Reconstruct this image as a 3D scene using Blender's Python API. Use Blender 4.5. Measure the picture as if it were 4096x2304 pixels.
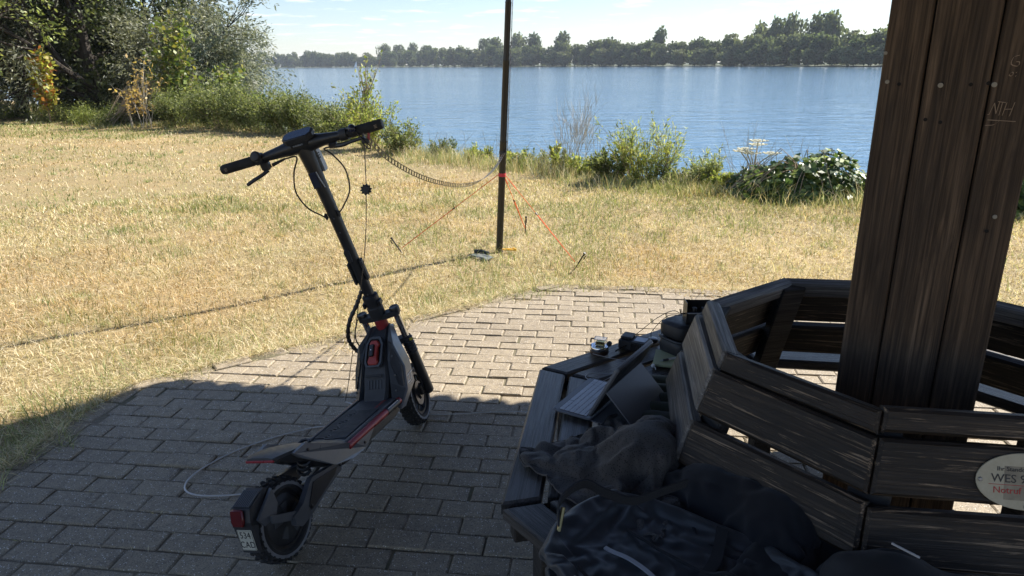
import bpy, bmesh, math, random
import numpy as np
from mathutils import Vector, Matrix, Quaternion, Euler

for o in list(bpy.data.objects):
    bpy.data.objects.remove(o, do_unlink=True)
SC = bpy.context.scene
COL = SC.collection
R = math.radians
rng = np.random.default_rng(7)
random.seed(7)

# ------------------------------------------------------------------ camera
EYE = 1.5
cam_d = bpy.data.cameras.new('camera')
cam_d.sensor_width = 36.0
cam_d.lens = 36.0 * 700.0 / 1024.0
cam_d.clip_start = 0.02
cam_d.clip_end = 9000.0
CAM = bpy.data.objects.new('camera', cam_d)
COL.objects.link(CAM)
CAM.matrix_world = (Matrix.Translation((0, 0, EYE)) @ Matrix.Rotation(R(90 - 17.78), 4, 'X')
                    @ Matrix.Rotation(R(-0.55), 4, 'Z'))
SC.camera = CAM

# ------------------------------------------------------------------ sky and sun
SUN_EL = R(43.5)
SUN_AZ = (0.826, 0.564)                      # horizontal direction towards the sun
SUN_DIR = Vector((SUN_AZ[0] * math.cos(SUN_EL), SUN_AZ[1] * math.cos(SUN_EL), math.sin(SUN_EL))).normalized()
world = bpy.data.worlds.new('World')
SC.world = world
world.use_nodes = True
wn = world.node_tree
wn.nodes.clear()
w_out = wn.nodes.new('ShaderNodeOutputWorld')
w_bg = wn.nodes.new('ShaderNodeBackground')
w_bg.inputs['Strength'].default_value = 0.062
w_sky = wn.nodes.new('ShaderNodeTexSky')
w_sky.sky_type = 'NISHITA'
w_sky.sun_disc = False
w_sky.sun_elevation = SUN_EL
w_sky.sun_rotation = math.atan2(SUN_AZ[0], SUN_AZ[1])
w_sky.air_density = 1.0
w_sky.dust_density = 0.15
w_sky.ozone_density = 1.6
# thin fair-weather cloud streaks, laid out on a flat cloud layer overhead
w_tc = wn.nodes.new('ShaderNodeTexCoord')
w_sep = wn.nodes.new('ShaderNodeSeparateXYZ')
wn.links.new(w_tc.outputs['Generated'], w_sep.inputs[0])
w_zc = wn.nodes.new('ShaderNodeMath'); w_zc.operation = 'MAXIMUM'; w_zc.inputs[1].default_value = 0.0
wn.links.new(w_sep.outputs['Z'], w_zc.inputs[0])
w_za = wn.nodes.new('ShaderNodeMath'); w_za.operation = 'ADD'; w_za.inputs[1].default_value = 0.055
wn.links.new(w_zc.outputs[0], w_za.inputs[0])
w_comb = wn.nodes.new('ShaderNodeCombineXYZ')
for i, ax in enumerate('XY'):
    dv = wn.nodes.new('ShaderNodeMath'); dv.operation = 'DIVIDE'
    wn.links.new(w_sep.outputs[ax], dv.inputs[0]); wn.links.new(w_za.outputs[0], dv.inputs[1])
    wn.links.new(dv.outputs[0], w_comb.inputs[i])
w_n1 = wn.nodes.new('ShaderNodeTexNoise')
w_n1.inputs['Scale'].default_value = 1.9; w_n1.inputs['Detail'].default_value = 7.0; w_n1.inputs['Roughness'].default_value = 0.56
wn.links.new(w_comb.outputs[0], w_n1.inputs['Vector'])
w_rmp = wn.nodes.new('ShaderNodeValToRGB')
w_rmp.color_ramp.elements[0].position = 0.55; w_rmp.color_ramp.elements[0].color = (0, 0, 0, 1)
w_rmp.color_ramp.elements[1].position = 0.72; w_rmp.color_ramp.elements[1].color = (1, 1, 1, 1)
wn.links.new(w_n1.outputs['Fac'], w_rmp.inputs[0])
w_cm = wn.nodes.new('ShaderNodeMath'); w_cm.operation = 'MULTIPLY'; w_cm.inputs[1].default_value = 0.8
wn.links.new(w_rmp.outputs[0], w_cm.inputs[0])
w_mix = wn.nodes.new('ShaderNodeMix'); w_mix.data_type = 'RGBA'
w_mix.inputs['B'].default_value = (9.6, 9.7, 9.9, 1)
wn.links.new(w_cm.outputs[0], w_mix.inputs['Factor'])
w_tint = wn.nodes.new('ShaderNodeMix'); w_tint.data_type = 'RGBA'; w_tint.blend_type = 'MULTIPLY'
w_tint.inputs['Factor'].default_value = 1.0; w_tint.inputs['B'].default_value = (0.95, 0.97, 1.10, 1)      # clear, slightly blue summer air
wn.links.new(w_sky.outputs[0], w_tint.inputs['A'])
wn.links.new(w_tint.outputs['Result'], w_mix.inputs['A'])
wn.links.new(w_mix.outputs['Result'], w_bg.inputs['Color'])
wn.links.new(w_bg.outputs[0], w_out.inputs[0])

sun_d = bpy.data.lights.new('sun', 'SUN')
sun_d.energy = 4.8
sun_d.angle = R(0.53)
sun_d.color = (1.0, 0.935, 0.84)
SUN = bpy.data.objects.new('sun', sun_d)
COL.objects.link(SUN)
SUN.location = (12, 9, 15)
SUN.rotation_euler = SUN_DIR.to_track_quat('Z', 'Y').to_euler()

vs = SC.view_settings
SC.display_settings.display_device = 'sRGB'
vs.view_transform = 'Standard'
vs.look = 'None'
vs.gamma = 1.0
vs.exposure = 1.24
vs.use_curve_mapping = False
SC.render.engine = 'CYCLES'
SC.cycles.use_denoising = True
try:
    SC.cycles.denoiser = 'OPENIMAGEDENOISE'
    SC.cycles.denoising_prefilter = 'ACCURATE'
except Exception:
    pass
SC.cycles.max_bounces = 8
SC.cycles.diffuse_bounces = 4
SC.cycles.glossy_bounces = 3
SC.cycles.transmission_bounces = 5
SC.cycles.transparent_max_bounces = 6
SC.cycles.sample_clamp_indirect = 8.0
SC.cycles.caustics_reflective = False
SC.cycles.caustics_refractive = False

# ------------------------------------------------------------------ helpers: naming and tagging
def tag(o, label=None, cat=None, group=None, kind=None):
    if label: o['label'] = label
    if cat: o['category'] = cat
    if group: o['group'] = group
    if kind: o['kind'] = kind
    return o

def thing(name, label, cat, mat=None, group=None):
    o = bpy.data.objects.new(name, None)
    COL.objects.link(o)
    o.empty_display_size = 0.05
    if mat is not None: o.matrix_world = mat
    return tag(o, label, cat, group)

def link_mesh(name, me, mat=None, parent=None, matrix=None):
    o = bpy.data.objects.new(name, me)
    COL.objects.link(o)
    if mat is not None and len(me.materials) == 0: me.materials.append(mat)
    if parent is not None: o.parent = parent
    if matrix is not None: o.matrix_local = matrix
    return o

def TR(x=0, y=0, z=0): return Matrix.Translation((x, y, z))
def RX(a): return Matrix.Rotation(R(a), 4, 'X')
def RY(a): return Matrix.Rotation(R(a), 4, 'Y')
def RZ(a): return Matrix.Rotation(R(a), 4, 'Z')
def frame(o, x, y, z):
    """matrix with the given axes"""
    m = Matrix.Identity(4)
    for i, v in enumerate((x, y, z)):
        for j in range(3): m[j][i] = v[j]
    for j in range(3): m[j][3] = o[j]
    return m

def catmull(pts, n=8):
    P = [Vector(p) for p in pts]
    P = [P[0] * 2 - P[1]] + P + [P[-1] * 2 - P[-2]]
    out = []
    for i in range(1, len(P) - 2):
        for k in range(n):
            t = k / n
            a, b, c, d = P[i - 1], P[i], P[i + 1], P[i + 2]
            out.append(0.5 * ((2 * b) + (c - a) * t + (2 * a - 5 * b + 4 * c - d) * t * t + (3 * b - a - 3 * c + d) * t ** 3))
    out.append(P[-2])
    return out

class MB:
    """collects shapes and builds ONE mesh"""
    def __init__(s): s.v = []; s.f = []
    def add(s, verts, faces, M=None):
        n = len(s.v)
        if M is not None: verts = [M @ Vector(p) for p in verts]
        s.v += [tuple(p) for p in verts]
        s.f += [tuple(i + n for i in f) for f in faces]
        return s
    def box(s, sx, sy, sz, M=None, c=0.0):
        x, y, z = sx / 2, sy / 2, sz / 2
        if c <= 0:
            v = [(a * x, b * y, d * z) for d in (-1, 1) for b in (-1, 1) for a in (-1, 1)]
            return s.add(v, [(0, 2, 3, 1), (4, 5, 7, 6), (0, 1, 5, 4), (2, 6, 7, 3), (0, 4, 6, 2), (1, 3, 7, 5)], M)
        c = min(c, x * .9, y * .9, z * .9)
        v = []; idx = {}
        for a in (-1, 1):
            for b in (-1, 1):
                for d in (-1, 1):
                    idx[a, b, d, 0] = len(v); v.append((a * x, b * (y - c), d * (z - c)))
                    idx[a, b, d, 1] = len(v); v.append((a * (x - c), b * y, d * (z - c)))
                    idx[a, b, d, 2] = len(v); v.append((a * (x - c), b * (y - c), d * z))
        f = []
        for a in (-1, 1):
            q = [idx[a, -1, -1, 0], idx[a, 1, -1, 0], idx[a, 1, 1, 0], idx[a, -1, 1, 0]]; f.append(q if a > 0 else q[::-1])
            q = [idx[-1, a, -1, 1], idx[-1, a, 1, 1], idx[1, a, 1, 1], idx[1, a, -1, 1]]; f.append(q if a > 0 else q[::-1])
            q = [idx[-1, -1, a, 2], idx[1, -1, a, 2], idx[1, 1, a, 2], idx[-1, 1, a, 2]]; f.append(q if a > 0 else q[::-1])
        for a in (-1, 1):
            for b in (-1, 1):
                q = [idx[a, b, -1, 0], idx[a, b, -1, 1], idx[a, b, 1, 1], idx[a, b, 1, 0]]; f.append(q if a * b > 0 else q[::-1])
                q = [idx[-1, a, b, 1], idx[-1, a, b, 2], idx[1, a, b, 2], idx[1, a, b, 1]]; f.append(q if a * b > 0 else q[::-1])
                q = [idx[a, -1, b, 2], idx[a, -1, b, 0], idx[a, 1, b, 0], idx[a, 1, b, 2]]; f.append(q if a * b > 0 else q[::-1])
                for d in (-1, 1):
                    q = [idx[a, b, d, 0], idx[a, b, d, 1], idx[a, b, d, 2]]; f.append(q if a * b * d > 0 else q[::-1])
        return s.add(v, f, M)
    def cyl(s, p0, p1, r0, r1=None, seg=14, caps=True, ch=0.0):
        if r1 is None: r1 = r0
        p0, p1 = Vector(p0), Vector(p1)
        pts = [p0, p1]; rad = [r0, r1]
        if ch > 0:
            d = (p1 - p0).normalized() * ch
            pts = [p0, p0 + d, p1 - d, p1]; rad = [r0 - ch, r0, r1, r1 - ch]
        return s.tube(pts, rad, seg, caps)
    def tube(s, pts, rad, seg=8, caps=True, closed=False):
        P = [Vector(p) for p in pts]; n = len(P)
        if not hasattr(rad, '__len__'): rad = [rad] * n
        T = []
        for i in range(n):
            a = P[i - 1] if (i > 0 or closed) else P[i]
            b = P[(i + 1) % n] if (i < n - 1 or closed) else P[i]
            t = b - a
            if t.length < 1e-9: t = Vector((0, 0, 1))
            T.append(t.normalized())
        up = Vector((0, 0, 1)) if abs(T[0].z) < .9 else Vector((1, 0, 0))
        nrm = (up - T[0] * up.dot(T[0])).normalized()
        V = []
        for i in range(n):
            if i > 0:
                q = T[i - 1].rotation_difference(T[i]); nrm = q @ nrm
                nrm = (nrm - T[i] * nrm.dot(T[i])).normalized()
            bn = T[i].cross(nrm)
            for k in range(seg):
                a = 2 * math.pi * k / seg
                V.append(P[i] + (nrm * math.cos(a) + bn * math.sin(a)) * rad[i])
        F = []
        for i in range(n if closed else n - 1):
            j = (i + 1) % n
            for k in range(seg):
                k2 = (k + 1) % seg
                F.append((i * seg + k, i * seg + k2, j * seg + k2, j * seg + k))
        if caps and not closed:
            F.append(tuple(range(seg))[::-1]); F.append(tuple((n - 1) * seg + k for k in range(seg)))
        return s.add(V, F)
    def strip(s, pts, widths, dirs, th=0.001):
        """flat ribbon with thickness: pts along, dirs = width direction"""
        V = []; n = len(pts)
        for i in range(n):
            p = Vector(pts[i]); d = Vector(dirs[i]).normalized()
            t = (Vector(pts[min(i + 1, n - 1)]) - Vector(pts[max(i - 1, 0)])).normalized()
            nn = t.cross(d).normalized() * th / 2
            w = (widths[i] if hasattr(widths, '__len__') else widths) / 2
            V += [p - d * w - nn, p + d * w - nn, p + d * w + nn, p - d * w + nn]
        F = []
        for i in range(n - 1):
            a, b = i * 4, i * 4 + 4
            for k in range(4):
                k2 = (k + 1) % 4
                F.append((a + k, a + k2, b + k2, b + k))
        F.append((0, 3, 2, 1)); e = (n - 1) * 4; F.append((e, e + 1, e + 2, e + 3))
        return s.add(V, F)
    def lathe(s, prof, seg=24, M=None, closed=False):
        V = []; n = len(prof)
        for r, z in prof:
            for k in range(seg):
                a = 2 * math.pi * k / seg
                V.append((r * math.cos(a), r * math.sin(a), z))
        F = []
        for i in range(n if closed else n - 1):
            j = (i + 1) % n
            for k in range(seg):
                k2 = (k + 1) % seg
                F.append((i * seg + k, i * seg + k2, j * seg + k2, j * seg + k))
        if not closed:
            F.append(tuple(range(seg))[::-1]); F.append(tuple((n - 1) * seg + k for k in range(seg)))
        return s.add(V, F, M)
    def prism(s, poly, z0, z1, M=None, c=0.0):
        """outline (counter-clockwise) extruded along z, top and bottom edges chamfered by c"""
        n = len(poly)
        def inset(d):
            out = []
            for i in range(n):
                p0 = Vector(poly[i - 1]); p1 = Vector(poly[i]); p2 = Vector(poly[(i + 1) % n])
                e1 = (p1 - p0).normalized(); e2 = (p2 - p1).normalized()
                n1 = Vector((-e1.y, e1.x)); n2 = Vector((-e2.y, e2.x))
                m = n1 + n2
                if m.length < 1e-6: m = n1
                m.normalize()
                out.append(p1 + m * (d / max(.35, m.dot(n1))))
            return out
        if c > 0:
            pi = inset(c); rings = [(pi, z0), (poly, z0 + c), (poly, z1 - c), (pi, z1)]
        else:
            rings = [(poly, z0), (poly, z1)]
        V = [(p[0], p[1], z) for ring, z in rings for p in ring]; F = []
        for r in range(len(rings) - 1):
            for k in range(n):
                k2 = (k + 1) % n
                F.append((r * n + k, r * n + k2, (r + 1) * n + k2, (r + 1) * n + k))
        F.append(tuple(range(n))[::-1]); F.append(tuple((len(rings) - 1) * n + k for k in range(n)))
        return s.add(V, F, M)
    def loft(s, secs, caps=True):
        """sections: lists of equally many 3-D points"""
        n = len(secs[0]); V = [p for q in secs for p in q]; F = []
        for i in range(len(secs) - 1):
            for k in range(n):
                k2 = (k + 1) % n
                F.append((i * n + k, i * n + k2, (i + 1) * n + k2, (i + 1) * n + k))
        if caps:
            F.append(tuple(range(n))[::-1]); F.append(tuple((len(secs) - 1) * n + k for k in range(n)))
        return s.add(V, F)
    def mesh(s, name, smooth=35):
        me = bpy.data.meshes.new(name)
        me.from_pydata(s.v, [], s.f)
        me.update()
        bm = bmesh.new(); bm.from_mesh(me)
        bmesh.ops.recalc_face_normals(bm, faces=bm.faces)
        bm.to_mesh(me); bm.free()
        if smooth:
            me.shade_smooth(); me.set_sharp_from_angle(angle=R(smooth))
        return me
    def build(s, name, mat, parent=None, matrix=None, smooth=35):
        return link_mesh(name, s.mesh(name, smooth), mat, parent, matrix)

def np_mesh(name, verts, tris=None, quads=None, col=None, smooth=False):
    """fast mesh from numpy arrays"""
    me = bpy.data.meshes.new(name)
    nt = 0 if tris is None else len(tris); nq = 0 if quads is None else len(quads)
    me.vertices.add(len(verts)); me.vertices.foreach_set('co', np.ascontiguousarray(verts, dtype=np.float32).ravel())
    me.loops.add(nt * 3 + nq * 4); me.polygons.add(nt + nq)
    li = []; ls = []; lt = []
    if nt: li.append(np.asarray(tris, np.int32).ravel()); ls.append(np.arange(nt) * 3); lt.append(np.full(nt, 3))
    if nq: li.append(np.asarray(quads, np.int32).ravel()); ls.append(nt * 3 + np.arange(nq) * 4); lt.append(np.full(nq, 4))
    me.loops.foreach_set('vertex_index', np.concatenate(li).astype(np.int32))
    me.polygons.foreach_set('loop_start', np.concatenate(ls).astype(np.int32))
    try: me.polygons.foreach_set('loop_total', np.concatenate(lt).astype(np.int32))
    except Exception: pass
    if smooth: me.polygons.foreach_set('use_smooth', np.ones(nt + nq, dtype=bool))
    me.update(calc_edges=True)
    if col is not None:
        at = me.color_attributes.new('tint', 'FLOAT_COLOR', 'POINT')
        c4 = np.ones((len(verts), 4), np.float32); c4[:, :3] = col
        at.data.foreach_set('color', c4.ravel())
    return me

# value noise in numpy (for patches of colour, bumps and folds)
_perm = np.random.default_rng(3).random((256, 256))
def vnoise(x, y, s=1.0):
    x = np.asarray(x) * s; y = np.asarray(y) * s
    xi = np.floor(x).astype(int); yi = np.floor(y).astype(int)
    fx = x - xi; fy = y - yi
    fx = fx * fx * (3 - 2 * fx); fy = fy * fy * (3 - 2 * fy)
    g = lambda a, b: _perm[a & 255, b & 255]
    return (g(xi, yi) * (1 - fx) + g(xi + 1, yi) * fx) * (1 - fy) + (g(xi, yi + 1) * (1 - fx) + g(xi + 1, yi + 1) * fx) * fy
def fbm(x, y, s=1.0, o=4):
    a = 0; w = .5; t = 0
    for k in range(o):
        a = a + w * vnoise(np.asarray(x) + 17.3 * k, np.asarray(y) - 9.1 * k, s); t += w; s *= 2.03; w *= .5
    return a / t

# ------------------------------------------------------------------ helpers: materials
class Mat:
    def __init__(s, name):
        s.m = bpy.data.materials.new(name); s.m.use_nodes = True
        s.nt = s.m.node_tree; s.b = s.nt.nodes['Principled BSDF']; s.out = s.nt.nodes['Material Output']
    def n(s, t): return s.nt.nodes.new(t)
    def l(s, a, b): s.nt.links.new(a, b)
    def coord(s, kind='Object', scale=(1, 1, 1), rot=(0, 0, 0)):
        tc = s.n('ShaderNodeTexCoord'); mp = s.n('ShaderNodeMapping')
        mp.inputs['Scale'].default_value = scale; mp.inputs['Rotation'].default_value = rot
        if kind == 'World':
            g = s.n('ShaderNodeNewGeometry'); s.l(g.outputs['Position'], mp.inputs[0])
        else: s.l(tc.outputs[kind], mp.inputs[0])
        return mp.outputs[0]
    def noise(s, co, scale, detail=4, rough=.55, dist=0):
        t = s.n('ShaderNodeTexNoise'); s.l(co, t.inputs['Vector'])
        t.inputs['Scale'].default_value = scale; t.inputs['Detail'].default_value = detail
        t.inputs['Roughness'].default_value = rough; t.inputs['Distortion'].default_value = dist
        return t.outputs['Fac']
    def voro(s, co, scale, feat='F1', out='Distance'):
        t = s.n('ShaderNodeTexVoronoi'); t.feature = feat; s.l(co, t.inputs['Vector']); t.inputs['Scale'].default_value = scale
        return t.outputs[out]
    def wave(s, co, scale, dist=2, detail=2, axis='X'):
        t = s.n('ShaderNodeTexWave'); t.bands_direction = axis; s.l(co, t.inputs['Vector'])
        t.inputs['Scale'].default_value = scale; t.inputs['Distortion'].default_value = dist; t.inputs['Detail'].default_value = detail
        return t.outputs['Fac']
    def ramp(s, fac, stops):
        t = s.n('ShaderNodeValToRGB'); e = t.color_ramp.elements
        while len(e) < len(stops): e.new(.5)
        for el, (p, c) in zip(e, stops):
            el.position = p
            el.color = (c, c, c, 1) if not hasattr(c, '__len__') else (*c, 1)
        s.l(fac, t.inputs[0]); return t.outputs[0]
    def mix(s, fac, a, b, mode='MIX'):
        t = s.n('ShaderNodeMix'); t.data_type = 'RGBA'; t.blend_type = mode
        for nm, v in (('Factor', fac), ('A', a), ('B', b)):
            if hasattr(v, 'is_output'): s.l(v, t.inputs[nm])
            elif nm == 'Factor': t.inputs[nm].default_value = v
            else: t.inputs[nm].default_value = (*v, 1)
        return t.outputs['Result']
    def math(s, op, a, b=0.0):
        t = s.n('ShaderNodeMath'); t.operation = op
        for i, v in enumerate((a, b)):
            if hasattr(v, 'is_output'): s.l(v, t.inputs[i])
            else: t.inputs[i].default_value = v
        return t.outputs[0]
    def bump(s, h, strength=.3, dist=.01, prev=None):
        t = s.n('ShaderNodeBump'); t.inputs['Strength'].default_value = strength; t.inputs['Distance'].default_value = dist
        s.l(h, t.inputs['Height'])
        if prev is not None: s.l(prev, t.inputs['Normal'])
        s.l(t.outputs[0], s.b.inputs['Normal']); return t.outputs[0]
    def set(s, **k):
        for nm, v in k.items():
            i = s.b.inputs[nm.replace('_', ' ')]
            if hasattr(v, 'is_output'): s.l(v, i)
            elif hasattr(v, '__len__') and len(v) == 3: i.default_value = (*v, 1)
            else: i.default_value = v
        return s

def plain(name, col, rough=.5, metal=0.0, var=.18, scale=30, bump=0.0, spec=.5, coat=0.0):
    """an ordinary finish: base colour with slight uneven tone, dust and roughness"""
    q = Mat(name); co = q.coord('Object')
    nz = q.noise(co, scale, 5, .6)
    nz2 = q.noise(co, scale * .21, 3, .6)
    lo = tuple(c * (1 - var) for c in col); hi = tuple(min(1, c * (1 + var) + .004) for c in col)
    c1 = q.ramp(nz2, [(.3, lo), (.7, hi)])
    q.set(Base_Color=c1, Roughness=q.ramp(nz, [(.3, max(.03, rough - .09)), (.7, min(1, rough + .1))]), Metallic=metal)
    q.b.inputs['Specular IOR Level'].default_value = spec
    q.b.inputs['Coat Weight'].default_value = coat
    if bump > 0: q.bump(nz, bump, .002)
    return q.m

def leafmat(name, rough=.5, trans=.38, spec=.35):
    """thin leaf: takes its own colour from the tint attribute; light passes through"""
    q = Mat(name)
    a = q.n('ShaderNodeAttribute'); a.attribute_name = 'tint'
    q.set(Base_Color=a.outputs['Color'], Roughness=rough)
    q.b.inputs['Specular IOR Level'].default_value = spec
    tr = q.n('ShaderNodeBsdfTranslucent')
    c2 = q.mix(1.0, a.outputs['Color'], (1.25, 1.25, .80), 'MULTIPLY')
    q.l(c2, tr.inputs['Color'])
    mx = q.n('ShaderNodeMixShader'); mx.inputs[0].default_value = trans
    q.l(q.b.outputs[0], mx.inputs[1]); q.l(tr.outputs[0], mx.inputs[2]); q.l(mx.outputs[0], q.out.inputs[0])
    return q.m
# ================================================================== THE SETTING
CTR = Vector((1.045, 1.755, 0))               # centre of the shelter, its bench and its paving
PH = 103.5                                    # azimuth of one corner of the octagons
def oct_pt(radius, k, z=0.0, c=CTR):
    a = R(PH + 45 * k); return Vector((c.x + radius * math.cos(a), c.y + radius * math.sin(a), z))
PAVE_AP = 2.86
PAVE_EXT = [.04, .29, .20, .10, .10, .10, .10, .02]    # how far each side lies beyond that (side 1 faces the lawn on the left)
def pave_corner(k, inset=0.0):
    a0, a1 = R(PH + 22.5 + 45 * (k - 1)), R(PH + 22.5 + 45 * k); d0, d1 = (PAVE_AP + PAVE_EXT[(k - 1) % 8] - inset), (PAVE_AP + PAVE_EXT[k % 8] - inset)
    det = math.cos(a0) * math.sin(a1) - math.sin(a0) * math.cos(a1)
    return Vector((CTR.x + (d0 * math.sin(a1) - d1 * math.sin(a0)) / det, CTR.y + (math.cos(a0) * d1 - math.cos(a1) * d0) / det))

VEG = np.array([(-90, 90), (-40, 52), (-21, 32.5), (-16.6, 24.2), (-13, 22.9), (-10.3, 19.8), (-8, 19), (-4.3, 17.0), (-1.6, 12.6),
                (-.6, 11.7), (.75, 10.4), (1.4, 9.2), (2.3, 8.6), (3.05, 8.1), (3.9, 7.7), (6, 6.9), (10, 5.6), (20, 2), (90, -30)], float)
LAND = np.vstack([VEG, [(90, -2500), (-2500, -2500), (-2500, 90)]])
def in_poly(x, y, poly):
    x = np.asarray(x, float); y = np.asarray(y, float); c = np.zeros(x.shape, bool)
    n = len(poly)
    for i in range(n):
        x0, y0 = poly[i]; x1, y1 = poly[(i + 1) % n]
        if y0 == y1: continue
        cond = ((y0 > y) != (y1 > y)) & (x < (x1 - x0) * (y - y0) / (y1 - y0) + x0)
        c ^= cond
    return c
def shore_sd(x, y):
    """signed distance to the bank edge: positive on the lawn"""
    x = np.asarray(x, float); y = np.asarray(y, float); d = np.full(x.shape, 1e9)
    for i in range(len(VEG) - 1):
        a = VEG[i]; b = VEG[i + 1]; ab = b - a
        t = np.clip(((x - a[0]) * ab[0] + (y - a[1]) * ab[1]) / (ab @ ab), 0, 1)
        d = np.minimum(d, np.hypot(x - a[0] - t * ab[0], y - a[1] - t * ab[1]))
    return np.where(in_poly(x, y, LAND), d, -d)
WATER_Z = -0.9
FAR_AZ = np.radians([-120, -70, -40, -19, -9, 0, 10.6, 18.6, 26.6, 35, 60, 90, 120])
FAR_D = np.array([500, 700, 850, 900, 700, 520, 425, 355, 290, 255, 210, 190, 190.])
def far_d(az): return np.interp(az, FAR_AZ, FAR_D)
def oct_r(x, y):
    """apothem distance from the octagon's centre"""
    x = np.asarray(x) - CTR.x; y = np.asarray(y) - CTR.y; m = np.full(np.shape(x), -1e9)
    for k in range(8):
        a = R(PH + 22.5 + 45 * k); m = np.maximum(m, x * math.cos(a) + y * math.sin(a) - PAVE_EXT[k])
    return m
def ground_z(x, y):
    x = np.asarray(x, float); y = np.asarray(y, float)
    sd = shore_sd(x, y)
    bank = np.clip(-sd / 2.2, 0, 1)
    z = -bank * bank * (3 - 2 * bank) * 2.2
    away = np.clip((oct_r(x, y) - 3.0) / 1.5, 0, 1) * np.clip(1.2 + sd * .2, 0, 1)
    z = z - .022 + away * ((fbm(x, y, .35, 2) - .5) * .12 + (fbm(x + 40, y, 1.7, 3) - .5) * .07)
    rr = np.hypot(x, y); az = np.arctan2(x, y)
    fz = np.clip((rr - far_d(az)) / 25, -1, 1)
    far = (sd < -30)
    return np.where(far, np.where(fz > -1, fz * .8 - .9, -2.2), z)

# ---- ground: one sheet, fine near the shelter and coarse towards the horizon
gi = np.arange(-150, 151); gs = 2.4 * np.sinh(.0503 * gi)
GX, GY = np.meshgrid(gs, gs + 5.0)
GZ = ground_z(GX, GY)
gn = len(gs); gid = np.arange(gn * gn).reshape(gn, gn)
gq = np.stack([gid[:-1, :-1], gid[:-1, 1:], gid[1:, 1:], gid[1:, :-1]], -1).reshape(-1, 4)
q = Mat('dry_lawn_soil')
co = q.coord('World')
n1 = q.noise(co, .55, 5, .6); n2 = q.noise(co, 7, 5, .65); n3 = q.noise(co, 60, 4, .7)
c1 = q.ramp(n1, [(.38, (.25, .18, .085)), (.50, (.20, .165, .07)), (.62, (.30, .215, .10))])
c2 = q.mix(q.ramp(n2, [(.35, 0), (.7, .7)]), c1, (.15, .105, .055))
c3 = q.mix(q.ramp(n3, [(.4, 0), (.75, .6)]), c2, (.52, .40, .2))
geo = q.n('ShaderNodeNewGeometry'); vl = q.n('ShaderNodeVectorMath'); vl.operation = 'LENGTH'; q.l(geo.outputs['Position'], vl.inputs[0])
c3 = q.mix(q.math('GREATER_THAN', vl.outputs['Value'], 150.0), c3, (.055, .07, .03))      # reedy far bank
q.set(Base_Color=c3, Roughness=.95)
q.bump(n3, .5, .02)
GROUND = link_mesh('ground', np_mesh('ground', np.stack([GX, GY, GZ], -1).reshape(-1, 3), quads=gq, smooth=True), q.m)
tag(GROUND, 'dried straw coloured lawn ground sloping down to the lake', 'ground', kind='structure')

# ---- lake
q = Mat('lake_water')
co = q.coord('World', (1, 1, 1)); co2 = q.coord('World', (.55, 1.0, 1), (0, 0, R(24)))
w1 = q.noise(co2, 3.2, 4, .6, .4); w2 = q.noise(co2, .75, 3, .55, .3); w3 = q.noise(co, .045, 3, .5)
h = q.math('ADD', q.math('MULTIPLY', w1, .42), q.math('MULTIPLY', w2, 1.0))
q.set(Base_Color=(.075, .165, .262), Roughness=.07, IOR=1.333)
q.b.inputs['Specular IOR Level'].default_value = .5
st = q.ramp(w3, [(.3, .62), (.7, 1.0)])
b = q.bump(h, .9, .13)
q.l(st, b.node.inputs['Strength'])
lk = MB().add([(-2500, -100, WATER_Z), (2500, -100, WATER_Z), (2500, 2500, WATER_Z), (-2500, 2500, WATER_Z)], [(0, 1, 2, 3)])
LAKE = lk.build('lake', q.m, smooth=0)
tag(LAKE, 'wind rippled blue lake reaching to the wooded far bank', 'lake', kind='structure')

# ---- paving
q = Mat('concrete_paver')
co = q.coord('World')
oi = q.n('ShaderNodeObjectInfo')
v1 = q.voro(co, 150); big = q.noise(co, 1.1, 4, .6); fine = q.noise(co, 210, 4, .7); mid = q.noise(co, 26, 4, .65)
base = q.ramp(big, [(.35, (.295, .24, .163)), (.65, (.395, .324, .220))])
base = q.mix(q.ramp(oi.outputs['Random'], [(0, 0), (1, .30)]), base, (.235, .193, .135))
base = q.mix(q.ramp(mid, [(.42, 0), (.75, .6)]), base, (.14, .112, .082))
base = q.mix(q.ramp(fine, [(.50, 0), (.60, .65)]), base, (.085, .075, .065))
spk = q.math('MULTIPLY', q.ramp(v1, [(.20, 1), (.30, 0)]), q.ramp(q.noise(co, 70, 2), [(.50, 0), (.60, 1)]))
base = q.mix(spk, base, (.80, .76, .69))
q.set(Base_Color=base, Roughness=q.ramp(fine, [(.3, .55), (.7, .85)]))
q.b.inputs['Specular IOR Level'].default_value = .4
q.bump(q.math('ADD', q.math('MULTIPLY', fine, .6), q.math('MULTIPLY', mid, .7)), .55, .004)
M_PAVER = q.m
q = Mat('joint_sand')
co = q.coord('World'); a = q.noise(co, 90, 5, .7); b_ = q.noise(co, 2.1, 3, .6)
q.set(Base_Color=q.mix(q.ramp(b_, [(.42, 0), (.6, .8)]), q.ramp(a, [(.3, (.15, .12, .085)), (.7, (.30, .25, .175))]), (.09, .085, .04)), Roughness=.95)
q.bump(a, .6, .01)
PAVING = MB().prism([pave_corner(k, .03) for k in range(8)], -.08, -.0085).build('paving', q.m, smooth=0)
tag(PAVING, 'octagonal paved floor of grey concrete pavers under the shelter', 'paving', kind='structure')

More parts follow.
